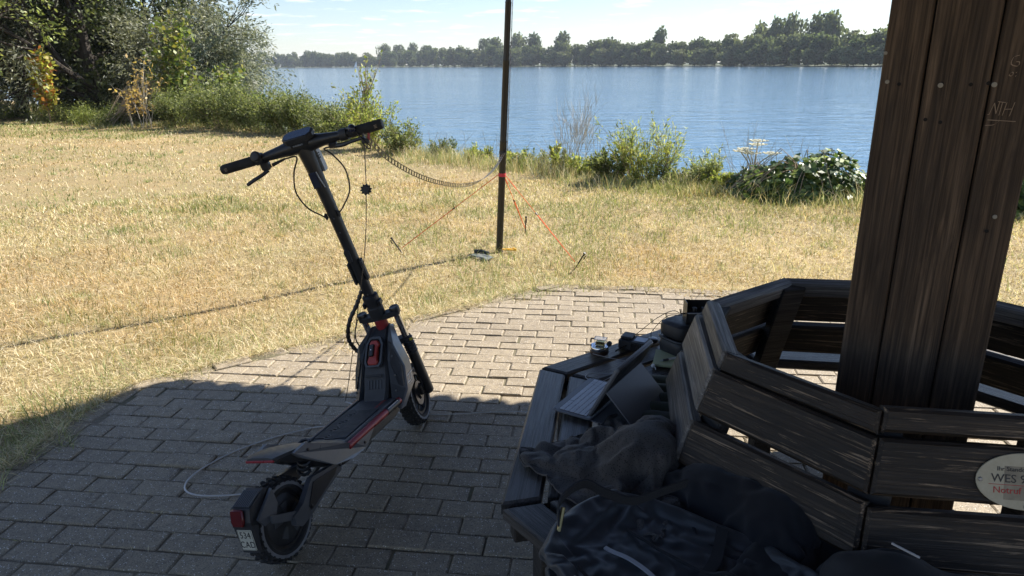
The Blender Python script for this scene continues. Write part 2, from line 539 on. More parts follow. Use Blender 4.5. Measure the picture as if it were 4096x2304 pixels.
def clip_poly(poly, ap):
    for k in range(8):
        a = R(PH + 22.5 + 45 * k); nx, ny = math.cos(a), math.sin(a); out = []
        dd = [(p[0] - CTR.x) * nx + (p[1] - CTR.y) * ny - ap - PAVE_EXT[k] for p in poly]
        for i in range(len(poly)):
            j = (i + 1) % len(poly)
            if dd[i] <= 0: out.append(poly[i])
            if (dd[i] < 0 < dd[j]) or (dd[j] < 0 < dd[i]):
                t = dd[i] / (dd[i] - dd[j]); out.append((poly[i][0] + (poly[j][0] - poly[i][0]) * t, poly[i][1] + (poly[j][1] - poly[i][1]) * t))
        poly = out
        if len(poly) < 3: return []
    return poly
def area(p): return .5 * abs(sum(p[i - 1][0] * p[i][1] - p[i][0] * p[i - 1][1] for i in range(len(p))))
cam_inv = CAM.matrix_world.inverted()
def to_px(p):
    c = cam_inv @ Vector(p)
    if c.z > -.05: return None
    return 512 + 700 * c.x / -c.z, 288 - 700 * c.y / -c.z
def paver_mb(poly, dz=(0, 0, 0)):
    n = len(poly); cx = sum(p[0] for p in poly) / n; cy = sum(p[1] for p in poly) / n
    b = MB(); c = .006
    ins = []
    for p in poly:
        d = Vector((cx - p[0], cy - p[1])); l = d.length; ins.append(Vector(p) + d * (c * 1.25 / max(l, .02)))
    V = [(*p, -.075) for p in poly] + [(*p, -c * .75) for p in poly] + [(*p, 0) for p in ins]
    V = [(x, y, z + dz[0] + (dz[1] * (x - cx) + dz[2] * (y - cy) if z > -.05 else 0)) for x, y, z in V]
    F = [(r * n + k, r * n + (k + 1) % n, (r + 1) * n + (k + 1) % n, (r + 1) * n + k) for r in range(2) for k in range(n)]
    F.append(tuple(2 * n + k for k in range(n)))
    return b.add(V, F)
ROW_A = R(-7.2)
U = Vector((math.cos(ROW_A), math.sin(ROW_A))); W2 = Vector((-math.sin(ROW_A), math.cos(ROW_A)))
pav = []                                        # (score, kind, centre, angle, poly, jitter)
jr = random.Random(11)
def near_bench(c): return False
def score(poly):
    s = [to_px((*p, 0)) for p in poly]
    if any(t is None for t in s): return 0
    ins = sum(1 for t in s if -4 < t[0] < 1028 and -4 < t[1] < 580)
    return area(s) if ins >= 2 else 0
for j in range(-35, 35):
    for i in range(-19, 20):
        u = i * .1935 + (0 if j % 2 else .0967) + .006; v = (j + .5) * .0948 - .0237
        c = Vector((CTR.x, CTR.y)) + U * u + W2 * v
        ju = jr.gauss(0, .0022); jv = jr.gauss(0, .0016)
        if oct_r(c.x, c.y) > 2.9: continue
        c = c + U * ju + W2 * jv
        hl, hw = .0944, .0452
        quad = [tuple(c + U * a * hl + W2 * b * hw) for a, b in ((-1, -1), (1, -1), (1, 1), (-1, 1))]
        pol = clip_poly(quad, PAVE_AP - .112)
        if len(pol) < 3 or area(pol) < .0025: continue
        full = abs(area(pol) - 4 * hl * hw) < 1e-6
        wear = max(0., fbm(c.x, c.y, .8, 2) - .45)
        pav.append((score(pol), full, c, ROW_A + jr.gauss(0, .006), pol, (jr.gauss(0, .0022) - wear * .012, jr.gauss(0, .012), jr.gauss(0, .02))))
for k in range(8):                              # the edging course
    a = pave_corner(k); b = pave_corner(k + 1)
    d = (b - a).normalized(); nn = Vector((-d.y, d.x)); L = (b - a).length; m = int(L / .2)
    for i in range(m + 1):
        s0 = i * L / (m + 1) + .002; s1 = (i + 1) * L / (m + 1) - .002
        c = a + d * ((s0 + s1) / 2) + nn * (.055 + jr.gauss(0, .006))
        hl = (s1 - s0) / 2 - .002; hw = .0445
        quad = [tuple(c + d * x * hl + nn * y * hw) for x, y in ((-1, -1), (1, -1), (1, 1), (-1, 1))]
        pav.append((score(quad), False, c, 0, quad, (jr.gauss(-.004, .004), jr.gauss(0, .03), jr.gauss(0, .05))))
pav.sort(key=lambda t: -t[0])
full_me = None
rest = MB()
for idx, (sc_, full, c, ang, pol, jz) in enumerate(pav):
    if idx < 300 and sc_ > 0:
        if full:
            if full_me is None:
                hl, hw = .0944, .0452
                full_me = paver_mb([(-hl, -hw), (hl, -hw), (hl, hw), (-hl, hw)]).mesh('paver', 0)
            mtx = Matrix.Translation((c.x, c.y, jz[0])) @ Matrix.Rotation(ang, 4, 'Z') @ Matrix.Rotation(jz[2] * .5, 4, 'X') @ Matrix.Rotation(jz[1] * .5, 4, 'Y')
            link_mesh('paver', full_me, M_PAVER, PAVING, mtx)
        else:
            cx = sum(p[0] for p in pol) / len(pol); cy = sum(p[1] for p in pol) / len(pol)
            paver_mb([(p[0] - cx, p[1] - cy) for p in pol], jz).build('paver', M_PAVER, PAVING, TR(cx, cy, 0), smooth=0)
    else:
        w = paver_mb(pol, jz); rest.add(w.v, w.f)
tag(rest.build('small_pavers', M_PAVER, PAVING, smooth=0), kind='stuff')

# ------------------------------------------------------------------ grass
M_GRASS = leafmat('grass_blade', .6, .3, .3)
STRAW = np.array([(.82, .72, .49), (.70, .59, .37), (.54, .43, .24), (.38, .29, .15), (.76, .68, .50)])
GREEN = np.array([(.21, .26, .085), (.27, .31, .12), (.33, .35, .16), (.16, .21, .07), (.40, .40, .19)])
def blades(x, y, z, length, width, lean, tint, g, seg2=True):
    """bent tapering blades -> verts, tris, quads, colours"""
    n = len(x); az = g.random(n) * 2 * math.pi
    dx, dy = np.cos(az), np.sin(az); fx, fy = -dy, dx
    face = g.random(n) * 2 * math.pi; wx, wy = np.cos(face), np.sin(face)
    s, c = np.sin(lean), np.cos(lean); l2 = np.minimum(lean + .25 + g.random(n) * .5, 1.62)
    mx, my, mz = x + dx * s * length * .5, y + dy * s * length * .5, z + c * length * .5
    tx, ty, tz = mx + dx * np.sin(l2) * length * .5, my + dy * np.sin(l2) * length * .5, mz + np.cos(l2) * length * .5
    w = width / 2
    V = np.empty((n, 5, 3), np.float32)
    V[:, 0] = np.stack([x - wx * w, y - wy * w, z], -1); V[:, 1] = np.stack([x + wx * w, y + wy * w, z], -1)
    V[:, 2] = np.stack([mx + wx * w * .8, my + wy * w * .8, mz], -1); V[:, 3] = np.stack([mx - wx * w * .8, my - wy * w * .8, mz], -1)
    V[:, 4] = np.stack([tx, ty, tz], -1)
    i = np.arange(n)[:, None] * 5
    return V.reshape(-1, 3), i + np.array([[3, 2, 4]]), i + np.array([[0, 1, 2, 3]]), np.repeat(tint, 5, axis=0)
def mixcol(pal, n, g, jit=.12):
    c = pal[g.integers(0, len(pal), n)] * (1 + g.normal(0, jit, (n, 1)))
    return np.clip(c, .01, .95)
def lawn(n, r0, r1, g, power):
    r = (r0 ** power + g.random(n) * (r1 ** power - r0 ** power)) ** (1 / power)
    az = g.uniform(R(-47), R(47), n)
    x, y = r * np.sin(az), r * np.cos(az)
    # a few extra behind and beside, so that a step to the side still shows lawn
    sd = shore_sd(x, y); oc = oct_r(x, y)
    edge = PAVE_AP - .035 - np.clip(fbm(x, y, 3.1, 3) - .48, 0, 1) * .8
    keep = (sd > -.8) & (oc > edge)
    x, y, r, sd, oc = x[keep], y[keep], r[keep], sd[keep], oc[keep]
    return x, y, r, sd, oc
def build_grass():
    g = np.random.default_rng(21); parts = []
    for n, r0, r1, pw in ((235000, 2.2, 9.5, .75), (150000, 7.5, 26, .9)):
        x, y, r, sd, oc = lawn(n, r0, r1, g, pw)
        n = len(x); z = ground_z(x, y) - .004
        gr = fbm(x, y, .42, 3) * .70 + fbm(x + 9, y + 5, 2.3, 3) * .52
        p_green = np.clip((gr - .62) * 3.0, .06, .5)
        p_green = np.where(sd < 1.0, np.clip(p_green + .25 * (1 - sd), 0, .8), p_green)
        p_green = np.where((x < -8) & (sd < 3.5), .8, p_green)
        isg = g.random(n) < p_green
        tint = np.where(isg[:, None], mixcol(GREEN, n, g), mixcol(STRAW, n, g))
        # brown, trodden patches
        br = np.clip((fbm(x - 30, y + 12, .8, 3) - .5) * 4, 0, 1)[:, None]
        tint = tint * (1 - br * np.array([[.14, .26, .38]]))
        fringe = np.clip(1.4 - (oc - PAVE_AP) * 3, 0, 1)
        L = g.uniform(.025, .066, n) * (1 + fringe * .5) * (1 + .5 * isg) * (1 + np.clip(.6 - sd, 0, 1.2) * 1.6)
        tall = g.random(n) < .015; L = np.where(tall, L * 2.2, L)
        Wd = g.uniform(.0018, .0044, n) * np.maximum(1, r / 3.8)
        lean = np.clip(np.abs(g.normal(.75, .5, n)) + fringe * .35 - .3 * isg, .05, 1.5)
        parts.append(blades(x, y, z, L, Wd, lean, tint, g))
    # lying straw, thick beside the paving
    x, y, r, sd, oc = lawn(52000, 2.2, 8, g, .7); n = len(x)
    z = ground_z(x, y) + g.uniform(.008, .035, n)
    parts.append(blades(x, y, z, g.uniform(.05, .13, n), g.uniform(.0016, .003, n), g.uniform(1.3, 1.6, n), mixcol(STRAW, n, g), g))
    # taller tufts standing out of the mown grass
    nt_ = 420; r = 3.2 + 13 * g.random(nt_) ** 1.3; az = g.uniform(R(-44), R(42), nt_); cx, cy = r * np.sin(az), r * np.cos(az); kk = (oct_r(cx, cy) > 2.95) & (shore_sd(cx, cy) > .2); cx, cy = cx[kk], cy[kk]
    m_ = 26; x = np.repeat(cx, m_) + g.normal(0, .035, len(cx) * m_); y = np.repeat(cy, m_) + g.normal(0, .035, len(cx) * m_); n = len(x)
    pale = np.repeat(g.random(len(cx)) < .45, m_)
    parts.append(blades(x, y, ground_z(x, y), g.uniform(.04, .095, n), g.uniform(.002, .004, n) * np.maximum(1, np.hypot(x, y) / 5), np.abs(g.normal(.45, .3, n)), np.where(pale[:, None], mixcol(STRAW, n, g), mixcol(GREEN, n, g)), g))
    # straw and grass creeping over the edging course
    n = 15000; k = g.choice([0, 1, 7, 2], n, p=[.36, .34, .22, .08]); ts = g.random(n)
    ca = np.array([pave_corner(i) for i in range(9)]); x = ca[k][:, 0] * (1 - ts) + ca[k + 1][:, 0] * ts; y = ca[k][:, 1] * (1 - ts) + ca[k + 1][:, 1] * ts
    a = np.radians(PH + 22.5 + 45 * k); o_ = g.normal(.03, .045, n) - .10 * np.clip(fbm(x, y, 2.2, 2) - .45, 0, 1) * 2.2; x = x + np.cos(a) * o_; y = y + np.sin(a) * o_
    z = np.where(o_ > 0, ground_z(x, y), .001) + g.uniform(0, .012, n)
    isg = g.random(n) < .16
    parts.append(blades(x, y, z, g.uniform(.04, .11, n), g.uniform(.0016, .0032, n), np.clip(g.normal(1.15, .3, n), .3, 1.55), np.where(isg[:, None], mixcol(GREEN, n, g), mixcol(STRAW, n, g)), g))
    off = 0; V = []; T = []; Q = []; C = []
    for v, t, q_, c in parts:
        V.append(v); T.append(t + off); Q.append(q_ + off); C.append(c); off += len(v)
    me = np_mesh('lawn_grass', np.concatenate(V), np.concatenate(T), np.concatenate(Q), np.concatenate(C))
    o = link_mesh('lawn_grass', me, M_GRASS)
    tag(o, 'short dry straw coloured grass covering the lawn', 'grass', kind='stuff')
    # weeds and chaff in the joints of the paving
    n = 20000; a = g.uniform(0, 2 * math.pi, n); rr = 2.85 * np.sqrt(g.random(n)); x = CTR.x + rr * np.cos(a); y = CTR.y + rr * np.sin(a)
    du = (x - CTR.x) * U.x + (y - CTR.y) * U.y; dv = (x - CTR.x) * W2.x + (y - CTR.y) * W2.y
    dv = np.round((dv + .0237) / .0948) * .0948 - .0237 + g.normal(0, .002, n)
    x = CTR.x + du * U.x + dv * W2.x; y = CTR.y + du * U.y + dv * W2.y
    m = fbm(x, y, 2.3, 3) + .25 * np.clip(oct_r(x, y) - 1.6, 0, 1.2); k = (m > .69) & (oct_r(x, y) < 2.84)
    x, y = x[k], y[k]; n = len(x); isg = g.random(n) < .25
    v, t, q_, c = blades(x, y, np.full(n, -.009), g.uniform(.012, .030, n), g.uniform(.0015, .0032, n), np.abs(g.normal(.8, .5, n)), np.where(isg[:, None], mixcol(GREEN, n, g), mixcol(STRAW, n, g) * .8), g)
    tag(link_mesh('joint_weeds', np_mesh('joint_weeds', v, t, q_, c), M_GRASS), 'dry weeds and chaff caught in the paver joints', 'weeds', kind='stuff')
build_grass()
# ================================================================== FOLIAGE
def leaf_cloud(P, N, size, aspect, tint, g, droop=0.0, tangle=1.0, axis=None):
    """diamond leaves at points P facing roughly N; returns verts, quads, colours"""
    n = len(P)
    nn = N + g.normal(0, tangle, (n, 3)); nn /= np.linalg.norm(nn, axis=1, keepdims=True) + 1e-9
    a = g.normal(0, 1, (n, 3)) if axis is None else axis + g.normal(0, .35, (n, 3))
    a[:, 2] -= droop
    a -= nn * (a * nn).sum(1, keepdims=True); a /= np.linalg.norm(a, axis=1, keepdims=True) + 1e-9
    b = np.cross(nn, a)
    L = size * g.uniform(.65, 1.35, n)[:, None]; Wd = L * aspect
    V = np.empty((n, 4, 3), np.float32)
    V[:, 0] = P; V[:, 1] = P + a * L * .45 + b * Wd * .5 + nn * L * .06; V[:, 2] = P + a * L; V[:, 3] = P + a * L * .45 - b * Wd * .5 + nn * L * .06
    return V.reshape(-1, 3), np.arange(n)[:, None] * 4 + np.array([[0, 1, 2, 3]]), np.repeat(tint, 4, axis=0)
def join_leaves(lst):
    V = []; Q = []; C = []; off = 0
    for v, q_, c in lst: V.append(v); Q.append(q_ + off); C.append(c); off += len(v)
    return np.concatenate(V), np.concatenate(Q), np.concatenate(C)
M_LEAF = leafmat('tree_leaf', .5, .34, .4)
M_FARLEAF = leafmat('far_leaf', .75, .42, .15)
M_GLOSSLEAF = leafmat('bramble_leaf', .40, .36, .5)
M_SHORELEAF = leafmat('shore_leaf', .5, .5, .35)
q = Mat('bark')
co = q.coord('Object', (1, 1, .25)); a = q.noise(co, 14, 6, .7)
q.set(Base_Color=q.ramp(a, [(.3, (.018, .014, .011)), (.7, (.062, .049, .038))]), Roughness=.92)
q.bump(a, .8, .03)
M_BARK = q.m
M_TWIG = plain('dry_twig', (.30, .23, .15), .85, scale=20)
M_PALETWIG = plain('pale_dry_stalk', (.46, .42, .34), .85, scale=20)

# ---- far bank: single trees standing along the water
def far_crown(seed, w, h, lobes, n, poplar=False):
    g = np.random.default_rng(seed); P = []; N = []; K = []
    for k in range(lobes):
        t = (k + .5) / lobes
        zz = h * (.10 + .80 * t)
        env = w * .5 * (math.sin(math.pi * min(1, .18 + .80 * t)) ** .7) * (.9 if poplar else 1)
        a = g.random() * 6.28; rr = env * g.uniform(.2, .75)
        c = np.array([rr * math.cos(a), rr * math.sin(a), zz]); rad = np.array([1, 1, 1.15 if poplar else .85]) * (w * g.uniform(.17, .30))
        m = n // lobes
        d = g.normal(0, 1, (m, 3)); d /= np.linalg.norm(d, axis=1, keepdims=True)
        rs = g.uniform(.72, 1.06, (m, 1))
        P.append(c + d * rad * rs); N.append(d); K.append(np.full(m, g.uniform(.72, 1.25)))
    P = np.concatenate(P); N = np.concatenate(N); K = np.concatenate(K)
    P[:, 2] = np.clip(P[:, 2], .2, None)
    return P, N, K, g
FAR_ME = []
for s_, (w, h, lob, pop, col) in enumerate([(9, 10, 12, False, (.12, .15, .07)), (11, 11, 15, False, (.10, .13, .06)), (8, 12, 12, True, (.14, .165, .085)),
                                            (10, 9, 12, False, (.16, .18, .095)), (7, 10, 10, True, (.095, .125, .06)), (12, 10, 16, False, (.13, .155, .075))]):
    P, N, K, g = far_crown(100 + s_, w, h, lob, 1500, pop)
    tint = np.array(col) * K[:, None] * (1 + g.normal(0, .14, (len(P), 1)))
    v, qd, c = leaf_cloud(P, N, 1.15, .75, np.clip(tint, .005, 1), g, tangle=.55)
    me = np_mesh('far_tree', v, quads=qd, col=c); me.materials.append(M_FARLEAF); FAR_ME.append((me, w, h))
def px_az(px2576): return math.atan((px2576 / 2.5156 - 512) / 735.0)
def far_tree(px, top, base=168.0, back=0.0, kind=None, wid=1.0, label=None):
    """px, top: where the tree stands along the far bank and how tall it shows, as an angle turned into metres at its distance"""
    az = px_az(px); d = float(far_d(az)) + 8 + back
    h = (base - top) / 2.5156 / 735.0 * d * math.cos(az) * .88 + .4
    k = jr.randrange(6) if kind is None else kind
    if label == 'low': label = ['low rounded bush', 'low dark bush', 'low upright pale bush', 'low pale grey green bush', 'low upright dark bush', 'low spreading bush'][k] + ' at the water line of the far bank'
    me, w0, h0 = FAR_ME[k]
    o = bpy.data.objects.new('far_tree', me); COL.objects.link(o)
    s = h / h0
    o.location = (d * math.sin(az), d * math.cos(az), .2)
    o.scale = (s * wid * jr.uniform(.9, 1.15), s * wid * jr.uniform(.9, 1.15), s)
    o.rotation_euler = (0, 0, jr.uniform(0, 6.28))
    tag(o, label or ['rounded mid green tree in the wood on the far lake bank', 'broad dark green tree in the wood on the far lake bank', 'slender pale green tree in the wood on the far lake bank',
                     'rounded pale grey green tree in the wood on the far lake bank', 'slender dark green tree in the wood on the far lake bank', 'wide spreading green tree in the wood on the far lake bank'][k], 'tree', 'trees of the wood on the far bank')
top_prof = [(560, 140), (670, 141), (760, 139), (850, 136), (930, 141), (990, 134), (1100, 128), (1160, 127), (1260, 124), (1380, 122), (1460, 112), (1540, 108), (1610, 112), (1700, 112),
            (1770, 110), (1850, 106), (1930, 98), (2010, 96), (2080, 96), (2150, 90), (2230, 82), (2330, 84), (2450, 84), (2620, 80)]
px_, tp_ = zip(*top_prof)
x_ = 540.0
while x_ < 2640:
    t_ = float(np.interp(x_, px_, tp_)) + jr.uniform(-6, 7)
    b_ = 171.5 - (x_ - 600) / 1600 * 5
    far_tree(x_, t_, b_, jr.uniform(0, 8), wid=jr.uniform(.85, 1.2))
    if jr.random() < .8:                        # undergrowth at the water's edge
        far_tree(x_ + jr.uniform(-10, 10), b_ - (b_ - t_) * jr.uniform(.45, .68), b_, -4, wid=jr.uniform(1.2, 1.6), label='low')
    x_ += jr.uniform(17, 25) * (.75 if x_ < 1000 else 1.0 if x_ < 1700 else 1.35)
for px0, tp0, bk, kd, wd, lb in [(975, 114, 60, 5, .8, 'p'), (1010, 113, 60, 1, .8, 'p'), (1045, 113, 60, 0, .8, 'p'), (1082, 115, 60, 1, .8, 'p'),
                                 (1228, 98, 40, 1, .75, 'r'), (1255, 100, 40, 0, .7, 'r'), (1310, 91, 40, 5, .7, 'r'), (1345, 87, 40, 1, .75, 'r'), (1420, 88, 40, 0, .75, 'c'),
                                 (1665, 80, 30, 4, .7, 'b'), (1765, 103, 5, 0, .75, 'd'), (1845, 97, 5, 3, .8, 'e'),
                                 (1912, 68, 35, 5, .55, 't'), (1955, 50, 40, 1, .6, 't'), (1995, 48, 40, 5, .58, 't'), (2050, 42, 40, 1, .62, 't'), (2090, 42, 40, 0, .6, 't')]:
    far_tree(px0, tp0, 168, bk, kd, wd, {'p': 'flat topped tree in the long level row across the lake', 'r': 'tall round crown rising behind the far wood beside the mast',
             'c': 'lone round crowned tree rising above the far wood right of the mast', 'b': 'pointed tree rising above the middle of the far wood', 'd': 'small domed tree standing at the front of the far wood',
             'e': 'pale domed tree at the front of the far wood near the tall group', 't': 'very tall poplar in the high group above the far wood'}[lb])
# ---- sailing boat far out
bt = thing('sailing_boat', 'tiny white sailing boat far out by the wooded bank', 'boat', TR(-690 * math.sin(.206), 690 * math.cos(.206), WATER_Z + .05))
M_SAIL = plain('white_sail', (.8, .8, .78), .7); M_HULLW = plain('white_hull', (.7, .7, .7), .4)
MB().loft([[Vector((x, y * w, z)) for y, z in ((-1, .5), (-.6, 0), (.6, 0), (1, .5))] for x, w in ((-2.2, .5), (-.5, .75), (1.2, .6), (2.4, .06))]).build('hull', M_HULLW, bt)
MB().cyl((.3, 0, .4), (.3, 0, 5.6), .05).build('boat_mast', M_SAIL, bt)
MB().add([(.2, 0, .9), (-2, .25, .9), (.2, 0, 5.4), (.2, .03, .9), (-2, .28, .9), (.2, .03, 5.4)], [(0, 1, 2), (5, 4, 3), (0, 3, 4, 1), (1, 4, 5, 2), (2, 5, 3, 0)]).build('sail', M_SAIL, bt)

# ---- branching skeleton used by the near trees and shrubs
def skeleton(g, base, direc, length, rad, levels, spread, n_kids, droop=0.0, gravity=0.0, wig=.12, low=0):
    """returns branch polylines [(pts, radii, level)]"""
    out = []
    def grow(p, d, L, r, lev):
        n = 6; pts = [p.copy()]; rr = [r]
        dd = d / np.linalg.norm(d)
        for i in range(n):
            dd = dd + g.normal(0, wig, 3); dd[2] += gravity * (.3 if lev == 0 else 1) - droop * (lev / levels) * (i / n)
            dd /= np.linalg.norm(dd); p = p + dd * L / n; pts.append(p.copy()); rr.append(r * (1 - .72 * (i + 1) / n))
        out.append((pts, rr, lev))
        if lev < levels:
            for k in range(n_kids[lev]):
                t = g.uniform(.28 if (lev or not low) else low, 1.0); i = min(n - 1, int(t * n)); f = t * n - i
                q0 = pts[i] * (1 - f) + pts[i + 1] * f
                loc = pts[i + 1] - pts[i]; loc /= np.linalg.norm(loc)
                v = g.normal(0, 1, 3); v -= loc * (v @ loc); v /= np.linalg.norm(v)
                nd = loc * math.cos(spread[lev]) + v * math.sin(spread[lev])
                grow(q0, nd, L * g.uniform(.42, .72), max(.003, r * .45 * (1.2 - t * .5)), lev + 1)
    grow(np.array(base, float), np.array(direc, float), length, rad, 0)
    return out
def tubes(br, maxlev, seg0=8):
    b = MB()
    for pts, rr, lev in br:
        if lev <= maxlev: b.tube(pts, rr, max(3, seg0 - lev * 2))
    return b
def leaves_on(br, minlev, per, g, size, aspect, pal, spread, droop=0.0, tangle=1.0, along=False):
    P = []; A = []
    for pts, rr, lev in br:
        if lev < minlev: continue
        pts = np.array(pts); k = per
        t = g.uniform(.1, 1, k) * (len(pts) - 1); i = np.minimum(t.astype(int), len(pts) - 2); f = (t - i)[:, None]
        P.append(pts[i] * (1 - f) + pts[i + 1] * f + g.normal(0, spread, (k, 3)))
        A.append(pts[i + 1] - pts[i])
    P = np.concatenate(P); A = np.concatenate(A); A /= np.linalg.norm(A, axis=1, keepdims=True) + 1e-9
    N = np.tile(np.array([[0, -.2, .8]]), (len(P), 1))
    pal = np.array(pal); tint = pal[g.integers(0, len(pal), len(P))] * (1 + g.normal(0, .16, (len(P), 1)))
    return leaf_cloud(P, N, size, aspect, np.clip(tint, .006, .9), g, droop, tangle, A if along else None)
def plant(name, label, cat, base, br, leaves, tmat, lmat, maxlev, group=None, stem='trunk', crown='crown', seg0=8):
    t = thing(name, label, cat, TR(*base), group)
    if maxlev >= 0: tubes(br, maxlev, seg0).build(stem, tmat, t)
    if leaves is not None:
        v, qd, c = leaves
        link_mesh(crown, np_mesh(crown, v, quads=qd, col=c), lmat, t)
    return t
def gz(x, y): return float(ground_z(np.array([x]), np.array([y]))[0])
WILLOW = [(.185, .20, .135), (.25, .26, .19), (.13, .145, .09), (.33, .34, .26)]
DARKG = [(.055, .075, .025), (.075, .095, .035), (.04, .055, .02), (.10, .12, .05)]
LIGHTG = [(.25, .30, .09), (.33, .36, .13), (.18, .23, .065)]
MAPLE = [(.14, .19, .04), (.21, .25, .05), (.10, .14, .03), (.28, .26, .06)]

def willow(x, y, h, lean, seed, label, name='willow_tree', kids=(9, 7, 6), per=16, pal=WILLOW, size=.13, asp=.28, spread=.10, rad=.22, grav=.03, droop=.16, cat='tree', grp=None, lspread=(.85, .8, .8), minlev=2, low=.10):
    g = np.random.default_rng(seed)
    br = skeleton(g, (0, 0, -.1), lean, h, rad, 3, lspread, kids, droop, grav, .12, low)
    lv = leaves_on(br, minlev, per, g, size, asp, pal, spread, .35, 1.0, True)
    return plant(name, label, cat, (x, y, gz(x, y)), br, lv, M_BARK, M_LEAF, 2, grp)
# big willow leaning on the bank, its crown hanging out over the water
willow(-13.0, 23.2, 5.6, (-.10, .0, 1), 31, 'old grey green willow with dark leaning trunk beside the water', kids=(20, 11, 7), per=34, rad=.24)
willow(-12.4, 24.6, 4.5, (.14, .05, 1), 32, 'willow with long pale boughs hanging out over the lake', kids=(19, 11, 7), per=34, rad=.17)
willow(-11.0, 24.2, 3.5, (.02, .1, 1), 37, 'smaller grey green willow leaning furthest over the lake', kids=(17, 10, 7), per=32, rad=.11)
# dark wood to the left
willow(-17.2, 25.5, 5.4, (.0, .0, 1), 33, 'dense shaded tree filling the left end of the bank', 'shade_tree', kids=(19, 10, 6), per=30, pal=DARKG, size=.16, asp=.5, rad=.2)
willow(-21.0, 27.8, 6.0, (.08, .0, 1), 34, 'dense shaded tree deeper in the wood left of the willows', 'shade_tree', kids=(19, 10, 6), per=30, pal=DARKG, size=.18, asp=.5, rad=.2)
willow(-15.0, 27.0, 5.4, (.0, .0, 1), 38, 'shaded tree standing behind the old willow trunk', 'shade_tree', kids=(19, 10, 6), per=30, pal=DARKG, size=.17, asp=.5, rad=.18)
# lighter tree whose boughs reach in from the left
willow(-13.0, 16.4, 4.6, (.12, .05, 1), 35, 'light green tree reaching its sunlit boughs over the lawn', 'light_tree', kids=(13, 9, 6), per=24, pal=LIGHTG, size=.11, asp=.55, rad=.11, grav=.03, droop=.12, low=.34)

def bush(x, y, h, w, seed, label, name='shrub', pal=DARKG, n=5200, size=.06, asp=.42, tang=1.0, stems=14, mat=None, cat='shrub', grp=None, spray=.35):
    """many upright stems, leaves thick at the top and thin at the tips"""
    g = np.random.default_rng(seed); br = []
    for k in range(stems):
        a = g.random() * 6.28; r0 = w * .28 * math.sqrt(g.random())
        d = np.array([math.cos(a) * spray, math.sin(a) * spray, 1.0])
        br += skeleton(g, (r0 * math.cos(a), r0 * math.sin(a), -.05), d, h * g.uniform(.6, 1.08), .012, 1, (.55, .5), (6, 0), .06, .02, .14)
    per = max(3, n // max(1, len(br)))
    lv = leaves_on(br, 0, per, g, size, asp, pal, w * .055, .0, tang, True)
    return plant(name, label, cat, (x, y, gz(x, y)), br, lv, M_TWIG, mat or M_SHORELEAF, 1, grp, 'stems', 'leaves', 4)
OLIVE = [(.135, .165, .06), (.19, .22, .085), (.095, .125, .04), (.25, .27, .12)]
BR = 'green bushes along the bank'
bush(-17.6, 23.9, 2.6, 3.0, 47, 'dense dark undergrowth at the left end of the bank', pal=DARKG, n=13000, size=.09, stems=20)  # three dark bushes added to carry the wood's shadow in their colour
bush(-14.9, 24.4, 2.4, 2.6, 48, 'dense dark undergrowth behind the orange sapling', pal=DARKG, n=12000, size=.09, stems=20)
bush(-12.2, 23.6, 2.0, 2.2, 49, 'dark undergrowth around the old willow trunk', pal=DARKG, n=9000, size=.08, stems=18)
bush(-8.6, 18.9, .80, 1.3, 41, 'rounded green bush beside the dry yellow stalks', pal=OLIVE, n=9000, grp=BR)
bush(-7.3, 18.2, .90, 1.6, 42, 'broad green bush on the bank below the young maple', pal=OLIVE, n=11000, grp=BR)
bush(-6.2, 17.9, .92, 1.6, 43, 'broad green bush in the middle of the bank row', pal=OLIVE, n=11000, grp=BR)
bush(-5.2, 17.3, .78, 1.4, 44, 'green bush with loose upright shoots at the row end', pal=OLIVE, n=10000, grp=BR)
bush(-4.2, 16.4, .66, 1.2, 45, 'green bush closing the row towards the tall yellow green shrub', pal=OLIVE, n=8000, grp=BR)
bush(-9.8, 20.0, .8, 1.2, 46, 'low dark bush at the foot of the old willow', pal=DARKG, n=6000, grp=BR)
bush(-7.0, 19.6, 1.25, 1.8, 40, 'tall bush standing behind the bank row at the water', pal=OLIVE, n=9000, grp=BR)
# young maple climbing high beside the willows
g = np.random.default_rng(50)
br = skeleton(g, (0, 0, 0), (-.16, 0, 1), 2.1, .05, 2, (.42, .6), (11, 4), .03, .10, .07) + skeleton(g, (.1, 0, 0), (.75, 0, 1), 1.5, .04, 2, (.8, .7), (12, 5), .12, .0, .1)
plant('young_maple', 'young maple with yellow green leaves climbing beside the willows', 'tree', (-8.9, 20.2, gz(-8.9, 20.2)), br, leaves_on(br, 1, 22, g, .13, .8, MAPLE, .08, .3, .9), M_TWIG, M_LEAF, 2)
# sapling turning orange
g = np.random.default_rng(51)
br = skeleton(g, (0, 0, 0), (0.03, 0, 1), 1.25, .025, 1, (.5,), (22,), .0, .08, .05)
plant('maple_sapling', 'small sapling with yellow and orange autumn leaves', 'tree', (-13.55, 21.2, gz(-13.55, 21.2)), br,
      join_leaves([leaves_on(br, 1, 22, g, .15, .7, [(.40, .40, .07), (.26, .28, .05), (.42, .34, .08)], .08, .2, .9), leaves_on(br, 1, 5, g, .15, .7, [(.50, .22, .06), (.45, .16, .05)], .07, .2, .9)]), M_TWIG, M_LEAF, 1)
for k_, (x_2, y_2, h_2, lb_2) in enumerate([(-17.6, 22.9, .5, 'rank green weeds along the shaded wood edge on the left'), (-16.2, 22.6, .45, 'rank green weeds left of the orange sapling'), (-13.6, 21.9, .42, 'rank green weeds right of the orange sapling'), (-12.0, 21.2, .36, 'low green weeds before the old willow trunk'), (-11.0, 20.6, .32, 'low green weeds beside the brushwood heap')]):
    bush(x_2, y_2, h_2, 2.2, 300 + k_, lb_2, 'bank_weeds', LIGHTG if k_ % 2 else OLIVE, 5200, .07, .3, 1.0, 16, None, 'weeds', None, .5)
